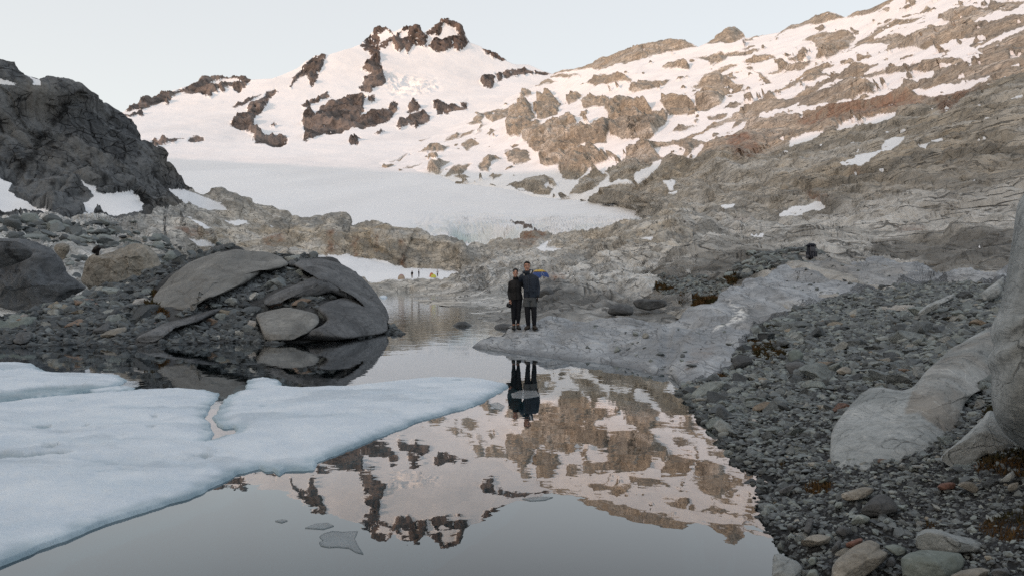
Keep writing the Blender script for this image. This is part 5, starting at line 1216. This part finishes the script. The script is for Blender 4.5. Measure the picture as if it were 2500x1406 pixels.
tube(b, [ar_s, ar_s.lerp(ar_e, .5), ar_e, ar_e.lerp(ar_w, .4), ar_w], [.06, .052, .043, .042, .029], 14); hand(b, ar_w, V3(-.05, -.15, -1), 1.05, -1, .5, V3(.3, 1, 0))
tube(b, [al_s, al_s.lerp(al_e, .5), al_e, al_e.lerp(al_w, .4), al_w], [.06, .052, .043, .042, .029], 14); hand(b, al_w, V3(-.9, -.25, .3), 1.0, 1, .35, V3(0, .3, 1))
man = finish('person', b, M_skin, None, .0075)
tag(man, 'taller man of the couple, in navy parka and grey shorts over black tights', 'person')
man.location = gm + V3(0, 0, -.012)
b = NB()
tube(b, [V3(.0, .0, .885), V3(0, .0, .95), V3(-.003, .0, 1.10), V3(-.01, .005, 1.25), V3(-.018, .01, 1.38), V3(-.03, .015, 1.47), V3(-.045, .015, 1.525)], [(.190, .140), (.186, .140), (.176, .135), (.190, .138), (.198, .126), (.150, .10), (.09, .08)], 26)
tube(b, [ar_s + V3(-.07, 0, .02), ar_s + V3(.0, 0, -.02), ar_s.lerp(ar_e, .5), ar_e, ar_e.lerp(ar_w, .5), ar_w + V3(0, 0, .0)], [.075, .074, .064, .057, .053, .048], 16)
tube(b, [al_s + V3(.06, 0, .03), al_s, al_s.lerp(al_e, .5), al_e, al_e.lerp(al_w, .5), al_w], [.085, .084, .074, .066, .06, .052], 16)
jk = finish('parka', b, M_navy, man, .011, it=3)
b = NB(); tube(b, [V3(-.055, .02, 1.50), V3(-.066, .015, 1.56), V3(-.072, .012, 1.605)], [(.10, .092), (.098, .095), (.104, .10)], 22); finish('collar', b, M_navy, jk)
b = NB(); tube(b, [V3(.035, -.02, 1.55), V3(.05, .06, 1.60), V3(-.02, .125, 1.60), V3(-.11, .12, 1.58), V3(-.18, .05, 1.56), V3(-.185, -.03, 1.54)], [.032, .05, .06, .058, .045, .022], 12); finish('hood', b, M_navy, jk, .012)
b = NB(); tube(b, [V3(.0, -.085, 1.53), V3(.022, -.05, 1.59), V3(.03, .0, 1.62)], [(.020, .010), (.024, .012), (.014, .008)], 10); finish('lining', b, M_wht, jk)
b = NB(); tube(b, [V3(-.06, -.115, 1.50), V3(-.05, -.155, 1.36), V3(-.045, -.166, 1.10), V3(-.04, -.167, .90)], [(.018, .006)] * 4, 8); finish('placket', b, M_navy, jk)
for x in (-.12, .12):
    b = NB(); box(b, V3(x, -.155, 1.06), (.065, .016, .028), bev=.008); finish('pocket', b, M_navy, jk)
b = NB(); tube(b, [V3(0, .0, .80), V3(0, .0, .95)], [(.175, .125), (.178, .13)], 22)
for (h, k, a), x in zip(ML, (-.09, .088)): tube(b, [V3(x, .0, .84), V3(x * 1.04, -.005, .74), V3(x * 1.07, -.01, .625)], [(.103, .115), (.103, .112), (.105, .108)], 18)
finish('shorts', b, M_grey, man, .010)
b = NB()
for h, k, a in ML: tube(b, [h + V3(0, 0, -.1), h.lerp(k, .5), k, k.lerp(a, .3), k.lerp(a, .7), a + V3(0, 0, .02)], [.105, .094, .074, .074, .060, .050], 16)
finish('tights', b, M_tight, man, .009)
boot(man, -.058, .02, M_boot, -.35, .20, 1.12); boot(man, .118, .02, M_boot, .25, .20, 1.12)
b = NB(); hand(b, ar_w + V3(.0, 0, .02), V3(-.05, -.15, -1), 1.2, -1, .5, V3(.3, 1, 0)); tube(b, [ar_w + V3(0, 0, .05), ar_w + V3(0, 0, -.02)], [.042, .036], 12); finish('glove', b, M_blk, man, .006)
b = NB()
ell(b, hc + V3(0, .018, .052), (.090, .112, .098), 22); ell(b, hc + V3(-.005, -.045, .103), (.066, .050, .034), 14); ell(b, hc + V3(.03, -.05, .095), (.045, .045, .032), 12)
for q in (-1, 1): ell(b, hc + V3(q * .081, .0, .02), (.012, .036, .046), 10)
hr = finish('hair', b, M_hair, man, .007)
hv_ = hr.data.vertices
co_arr = np.zeros(len(hv_) * 3); hv_.foreach_get('co', co_arr); q = co_arr.reshape(-1, 3); rel = q - np.array(hc)
cut = (rel[:, 1] < -.02) & (rel[:, 2] < .068); q[cut, 1] = np.maximum(q[cut, 1], hc.y - .02 + 0 * q[cut, 1]); q += (gnoise(q * 55)[:, None] * .006)
hv_.foreach_set('co', q.ravel()); hr.data.update()
face_parts(man, hc, 1.08)
# --- the woman: black jacket, dark tights, beanie, camera in her hand
hw = V3(-.008, -.02, 1.545)
b = NB(); head_rings(b, hw, .93)
tube(b, [V3(0, .02, 1.30), V3(-.003, .01, 1.38), V3(-.006, 0, 1.47)], [(.056, .056), (.048, .05), (.047, .05)], 16)
tube(b, [V3(.02, .01, .82), V3(.015, .01, .92), V3(.0, .01, 1.05), V3(-.005, .01, 1.18), V3(-.003, .015, 1.30), V3(0, .02, 1.36)], [(.15, .105), (.155, .11), (.125, .09), (.15, .11), (.145, .085), (.07, .05)], 22)
WL = [(V3(-.07, .0, .86), V3(-.062, -.01, .47), V3(-.055, .03, .09)), (V3(.085, .0, .86), V3(.078, -.015, .47), V3(.062, .035, .10))]
for h, k, a in WL: tube(b, [h, h.lerp(k, .5), k, k.lerp(a, .35), a], [.09, .074, .053, .052, .034], 16); tube(b, [a, a + V3(0, -.03, -.045), a + V3(0, -.09, -.05)], [.028, .027, .018], 10)
wr_s, wr_e, wr_w = V3(-.140, .01, 1.285), V3(-.188, .04, 1.02), V3(-.155, -.07, .80)        # arm with the camera
wl_s, wl_e, wl_w = V3(.155, .02, 1.30), V3(.27, .18, 1.12), V3(.44, .19, 1.10)             # arm round his back
tube(b, [wr_s, wr_s.lerp(wr_e, .5), wr_e, wr_e.lerp(wr_w, .4), wr_w], [.05, .043, .036, .035, .025], 14); hand(b, wr_w, V3(.0, -.25, -1), .95, 1, .75, V3(1, .2, 0))
tube(b, [wl_s, wl_s.lerp(wl_e, .5), wl_e, wl_e.lerp(wl_w, .4), wl_w], [.05, .043, .036, .035, .025], 14); hand(b, wl_w, V3(1, -.1, 0), .92, 1, .3, V3(0, .2, 1))
woman = finish('person', b, M_skin, None, .0075)
tag(woman, 'shorter woman of the couple, in black jacket and beanie, holding a camera', 'person')
woman.location = gw + V3(.03, .0, -.012)
b = NB()
tube(b, [V3(.02, .0, .815), V3(.016, .0, .90), V3(.005, .0, 1.02), V3(0, .0, 1.15), V3(.0, .01, 1.26), V3(-.0, .015, 1.335), V3(-.002, .015, 1.385)], [(.182, .138), (.176, .135), (.156, .122), (.168, .130), (.170, .112), (.118, .085), (.072, .068)], 26)
tube(b, [wr_s + V3(.05, 0, .025), wr_s + V3(-.01, 0, 0), wr_s.lerp(wr_e, .5), wr_e, wr_e.lerp(wr_w, .5), wr_w + V3(0, .0, .01)], [.058, .060, .053, .048, .046, .040], 16)
tube(b, [wl_s + V3(-.05, 0, .03), wl_s, wl_s.lerp(wl_e, .5), wl_e, wl_e.lerp(wl_w, .5), wl_w], [.07, .070, .060, .054, .05, .043], 16)
jw = finish('jacket', b, M_blk, woman, .011, it=3)
b = NB(); tube(b, [V3(-.002, .015, 1.36), V3(-.004, .01, 1.41), V3(-.005, .008, 1.445)], [(.078, .074), (.074, .074), (.078, .078)], 20); finish('collar', b, M_blk, jw)
b = NB(); tube(b, [V3(0, -.09, 1.40), V3(.0, -.128, 1.24), V3(.004, -.146, 1.10), V3(.016, -.15, .84)], [(.007, .005)] * 4, 8); finish('zip', b, M_sole, jw)
b = NB()
for h, k, a in WL: tube(b, [h + V3(0, 0, -.02), h.lerp(k, .5), k, k.lerp(a, .3), k.lerp(a, .66), k.lerp(a, .84)], [.108, .086, .064, .066, .050, .041], 16)
finish('tights', b, M_tight, woman, .009)
boot(woman, -.057, .025, M_bootg, -.1, .165, 1.04); boot(woman, .066, .03, M_bootg, .22, .165, 1.04, .008)
b = NB(); ell(b, hw + V3(0, .020, .066), (.080, .094, .072), 22); tube(b, [hw + V3(0, .014, .040), hw + V3(0, .010, .065)], [(.079, .094), (.081, .096)], 24); be = finish('beanie', b, M_blk, woman, .007)
b = NB(); tube(b, [hw + V3(-.052, -.068, .055), hw + V3(-.040, -.078, .064), hw + V3(-.026, -.087, .073)], [.0025, .0055, .0028], 8); tube(b, [hw + V3(-.044, -.077, .053), hw + V3(-.032, -.085, .061)], [.0022, .0022], 6); finish('logo', b, M_wht, be)
face_parts(woman, hw + V3(0, .003, -.004), .90)
cw = woman.location + V3(-.185, -.13, .665)
root = bpy.data.objects.new('camera', None); COL.objects.link(root); root.location = cw; root.rotation_euler = (.25, .18, .3)
tag(root, 'black photo camera hanging from the hand of the woman in the beanie', 'camera')
b = NB(); box(b, V3(0, 0, 0), (.068, .036, .046), bev=.010); finish('camera_body', b, M_cam, root)
b = NB(); box(b, V3(0, -.004, .052), (.026, .024, .014), bev=.006); finish('viewfinder', b, M_cam, root)
b = NB(); tube(b, [V3(-.01, -.03, -.004), V3(-.01, -.07, -.004), V3(-.01, -.105, -.004)], [.034, .036, .038], 18); ln = finish('lens', b, M_cam, root)
b = NB(); tube(b, [V3(-.01, -.1055, -.004), V3(-.01, -.108, -.004)], [.028, .026], 16); finish('glass', b, plain('lens_glass', (.02, .025, .03), .05), ln)
b = NB(); tube(b, [V3(.066, 0, .03), V3(.085, .02, .085), V3(.05, .03, .12), V3(.0, .02, .10), V3(-.05, .01, .06), V3(-.066, 0, .03)], [(.010, .003)] * 6, 8); finish('strap', b, M_cam, root)
# --- three people by the far snow bank
def far_person(px, py, top, legs, label, pose, D=163.0):
    p = ground_at(RIM, px, py); D = p.y; c = [plain('far_' + pose + '_top', top), plain('far_' + pose + '_legs', legs)]
    p = P1(px, py, D)
    b = NB(); head_rings(b, V3(0, 0, 1.60), 1.0); tube(b, [V3(0, 0, 1.36), V3(0, 0, 1.52)], [.06, .055], 12)
    tube(b, [V3(0, 0, .84), V3(0, 0, 1.05), V3(0, 0, 1.25), V3(0, 0, 1.40)], [(.15, .10), (.13, .09), (.16, .10), (.08, .06)], 16)
    A = {'bent': [(V3(-.17, 0, 1.35), V3(-.27, .02, 1.12), V3(-.12, -.18, 1.08)), (V3(.17, 0, 1.35), V3(.28, .02, 1.12), V3(.10, -.2, 1.12))],
         'bag': [(V3(-.17, 0, 1.35), V3(-.22, .02, 1.08), V3(-.23, -.06, .83)), (V3(.17, 0, 1.35), V3(.22, .02, 1.08), V3(.20, -.06, .83))],
         'side': [(V3(-.15, .03, 1.35), V3(-.17, .05, 1.08), V3(-.10, -.10, .92)), (V3(.15, -.02, 1.35), V3(.16, .0, 1.08), V3(.08, -.14, .98))]}[pose]
    for s, e, w in A: tube(b, [s, e, w], [.05, .04, .028], 10); hand(b, w, V3(0, -.2, -1), 1.0, 1, .4)
    Lg = [(V3(q * .085, 0, .86), V3(q * .09, -.02, .46), V3(q * .09, .02, .07)) for q in (-1, 1)]
    for h, k, a in Lg: tube(b, [h, k, a], [.085, .055, .04], 12); tube(b, [a, a + V3(0, -.15, -.03)], [.045, .035], 10)
    o = finish('person', b, M_skin, None, .012); tag(o, label, 'person'); o.location = p + V3(0, 0, .0); o.rotation_euler.z = {'bent': .5, 'bag': -.3, 'side': 1.2}[pose]
    b = NB(); tube(b, [V3(0, 0, .80), V3(0, 0, 1.0), V3(0, 0, 1.25), V3(0, 0, 1.36), V3(0, 0, 1.44)], [(.19, .14), (.17, .13), (.195, .13), (.16, .11), (.08, .07)], 18)
    for s, e, w in A: tube(b, [s, e, e.lerp(w, .85)], [.075, .06, .05], 12)
    finish('jacket', b, c[0], o, .018)
    b = NB()
    for h, k, a in Lg: tube(b, [h, k, a], [.10, .068, .052], 12)
    finish('trousers', b, c[1], o, .018)
    b = NB(); ell(b, V3(0, .012, 1.645), (.085, .105, .09), 14); finish('hair', b, M_hair, o)
    return o
far_person(1006, 679.5, (.014, .014, .016), (.13, .12, .11), 'distant person in a dark coat standing alone left of the two by the snow bank', 'bag')
far_person(1022.5, 677, (.02, .022, .028), (.03, .03, .034), 'distant person dressed all in dark seen side on before the snow bank', 'side')
far_person(1068, 676, (.45, .45, .47), (.02, .02, .022), 'distant person in a pale top with bent arms beside the yellow tent', 'bent')
# --- tents
def dome(name, px, py, D, w, dpt, h, col, label, panel=None, pole=(.05, .05, .05), yaw=0.0, front=.0, band=None, lift=0.0):
    root = bpy.data.objects.new(name, None); COL.objects.link(root); root.location = P1(px, py, D) + V3(0, 0, lift); root.rotation_euler.z = yaw; tag(root, label, 'tent')
    def pt(u, v, k=1.0):
        cu, su = math.cos(u), math.sin(u); r = (abs(cu) ** 3.2 + abs(su) ** 3.2) ** (-1 / 3.2); rr = math.cos(v) ** .85
        return V3(cu * r * rr * w * k, su * r * rr * dpt * k, math.sin(v) ** .95 * h * k + .0)
    def sheet(u0, u1, v0, v1, k, nm, mat, par, nu=40, nv=14, thick=.012):
        b = NB(); vs = [[b.verts.new(pt(u0 + (u1 - u0) * i / nu, v0 + (v1 - v0) * j / nv, k)) for i in range(nu + 1)] for j in range(nv + 1)]
        for j in range(nv):
            for i in range(nu): b.faces.new((vs[j][i], vs[j][i + 1], vs[j + 1][i + 1], vs[j + 1][i]))
        bmesh.ops.remove_doubles(b, verts=b.verts, dist=1e-4); bmesh.ops.recalc_face_normals(b, faces=b.faces)
        bmesh.ops.solidify(b, geom=list(b.faces), thickness=thick); return finish(nm, b, mat, par)
    fly = sheet(0, 2 * math.pi, 0, math.pi / 2 - .002, 1.0, 'fly', plain(name + '_fly', col, .6, .12, 6, .01), root, 72, 18)
    if panel: sheet(-math.pi * .98, -.25, .0, .80, 1.025, 'side_panel', plain(name + '_panel', panel, .6, .15, 6, .01), root, 40, 12)
    if band: sheet(-math.pi, 0, .86, .93, 1.03, 'trim', plain(name + '_trim', band, .6), root, 40, 4)
    for a in (math.pi / 4, 3 * math.pi / 4):
        b = NB(); pts = [pt(a, v, 1.012) for v in np.linspace(0, math.pi / 2 - .01, 12)] + [pt(a + math.pi, v, 1.012) for v in np.linspace(math.pi / 2 - .01, 0, 12)]
        tube(b, pts, [.014] * len(pts), 8); finish('pole', b, plain('tent_pole', pole), root)
    b = NB(); 
    for s in (-1, 1): tube(b, [pt(-math.pi / 2 + s * .20, .02, 1.035), pt(-math.pi / 2 + s * .16, .5, 1.035), pt(-math.pi / 2, .85, 1.035)], [.012] * 3, 6)
    finish('door_zip', b, plain('door_zip_tape', (.55, .55, .55)), root)
    return root
Dt = 163.0
dome('tent', 980, 682.5, ground_at(RIM, 980, 682).y - .5, .72, .9, 1.12, (.40, .25, .235), 'pale pink dome tent left of the standing people on the far rock shelf', panel=(.42, .33, .25), pole=(.3, .2, .18))
dome('tent', 1054, 677, ground_at(RIM, 1054, 677).y + .9, .52, .7, 1.05, (.55, .17, .06), 'orange tent tip showing over the yellow tent', pole=(.3, .12, .05))
dome('tent', 1058.5, 678, ground_at(RIM, 1058, 678).y - .9, .62, .7, .80, (.55, .60, .03), 'small yellow green dome tent beside the person in the pale top', panel=(.62, .60, .10), pole=(.3, .32, .05))
gt = ground_at(RIM, 1316, 687)
dome('tent', 1317, 688, gt.y, .98, .98, 1.10, (.62, .42, .06), 'blue and yellow dome tent half hidden behind the man in the parka', panel=(.035, .075, .24), band=(.05, .02, .02), pole=(.5, .4, .2), yaw=.35, lift=.22)
# --- backpack, pole, bundle
gb = ground_at(SLOPE, 1978, 648)
root = bpy.data.objects.new('backpack', None); COL.objects.link(root); root.location = gb + V3(0, -.1, -.02); root.rotation_euler = (-.12, 0, .15)
tag(root, 'dark blue hiking backpack propped upright against the stone heap', 'backpack')
M_bp, M_bp2 = plain('pack_fabric', (.022, .026, .040), .7, .35, 20, .01), plain('pack_grey_fabric', (.085, .088, .105), .7, .3, 20, .01)
b = NB(); tube(b, [V3(0, 0, .0), V3(0, 0, .06), V3(0, 0, .30), V3(0, .0, .52), V3(0, 0, .60)], [(.15, .11), (.19, .14), (.20, .15), (.185, .14), (.15, .11)], 20); finish('main_bag', b, M_bp, root, .014)
b = NB(); tube(b, [V3(-.20, -.02, .62), V3(-.10, -.03, .655), V3(.10, -.03, .655), V3(.20, -.02, .62)], [(.05, .12), (.085, .15), (.085, .15), (.05, .12)], 16, side=V3(0, 0, 1)); finish('lid', b, M_bp, root, .014)
b = NB(); box(b, V3(0, -.155, .43), (.125, .035, .11), bev=.03); finish('front_pocket', b, M_bp2, root)
for q in (-1, 1):
    b = NB(); box(b, V3(q * .205, -.02, .20), (.035, .09, .15), bev=.025); finish('side_pocket', b, M_bp, root)
    b = NB(); tube(b, [V3(q * .11, -.155, .02), V3(q * .12, -.175, .28), V3(q * .10, -.15, .62)], [(.014, .005)] * 3, 8); finish('strap', b, M_bp2, root)
b = NB(); tube(b, [V3(0, -.15, .04), V3(0, -.165, .30)], [(.022, .006)] * 2, 8); finish('strap', b, M_bp2, root)
b = NB(); tube(b, [V3(-.28, -.03, .02), V3(-.22, -.08, .12), V3(-.18, -.04, .18)], [.06, .075, .05], 12); finish('rolled_mat', b, M_bp2, root, .014)
b = NB(); tube(b, [V3(-.30, 0, .0), V3(.25, .0, .02), V3(.36, 0, .025)], [.013, .012, .011], 8); pl_ = finish('trekking_pole', b, plain('pale_pole', (.55, .55, .56), .4), None); pl_.location = gb + V3(.25, -.42, .05); tag(pl_, 'pale thin trekking pole lying in front of the backpack', 'pole')
b = NB(); tube(b, [V3(.36, 0, .025), V3(.48, 0, .03)], [.02, .018], 8); finish('grip', b, M_dark, pl_)
b = NB(); tube(b, [V3(-.22, 0, .06), V3(-.05, 0, .22), V3(.12, .02, .36), V3(.24, 0, .30)], [.10, .17, .15, .06], 12); tube(b, [V3(.0, 0, -.1), V3(.05, 0, .3)], [.09, .10], 10)
bn = finish('bag', b, M_dark, None, .03); bn.location = P1(237, 620, 40.2); tag(bn, 'small black bag sitting on top of the cream rock knob', 'bag')
b = NB(); tube(b, [V3(-.10, 0, .10), V3(.0, -.13, .22), V3(.10, -.02, .30)], [.022, .022, .022], 8); finish('shoulder_strap', b, M_blk, bn)
SC.cycles.use_denoising = DENOISE; SC.cycles.denoiser = 'OPENIMAGEDENOISE'; SC.cycles.denoising_input_passes = 'RGB_ALBEDO_NORMAL'; SC.cycles.denoising_prefilter = 'ACCURATE'
print('script', round(time.time() - T0, 1), 's')
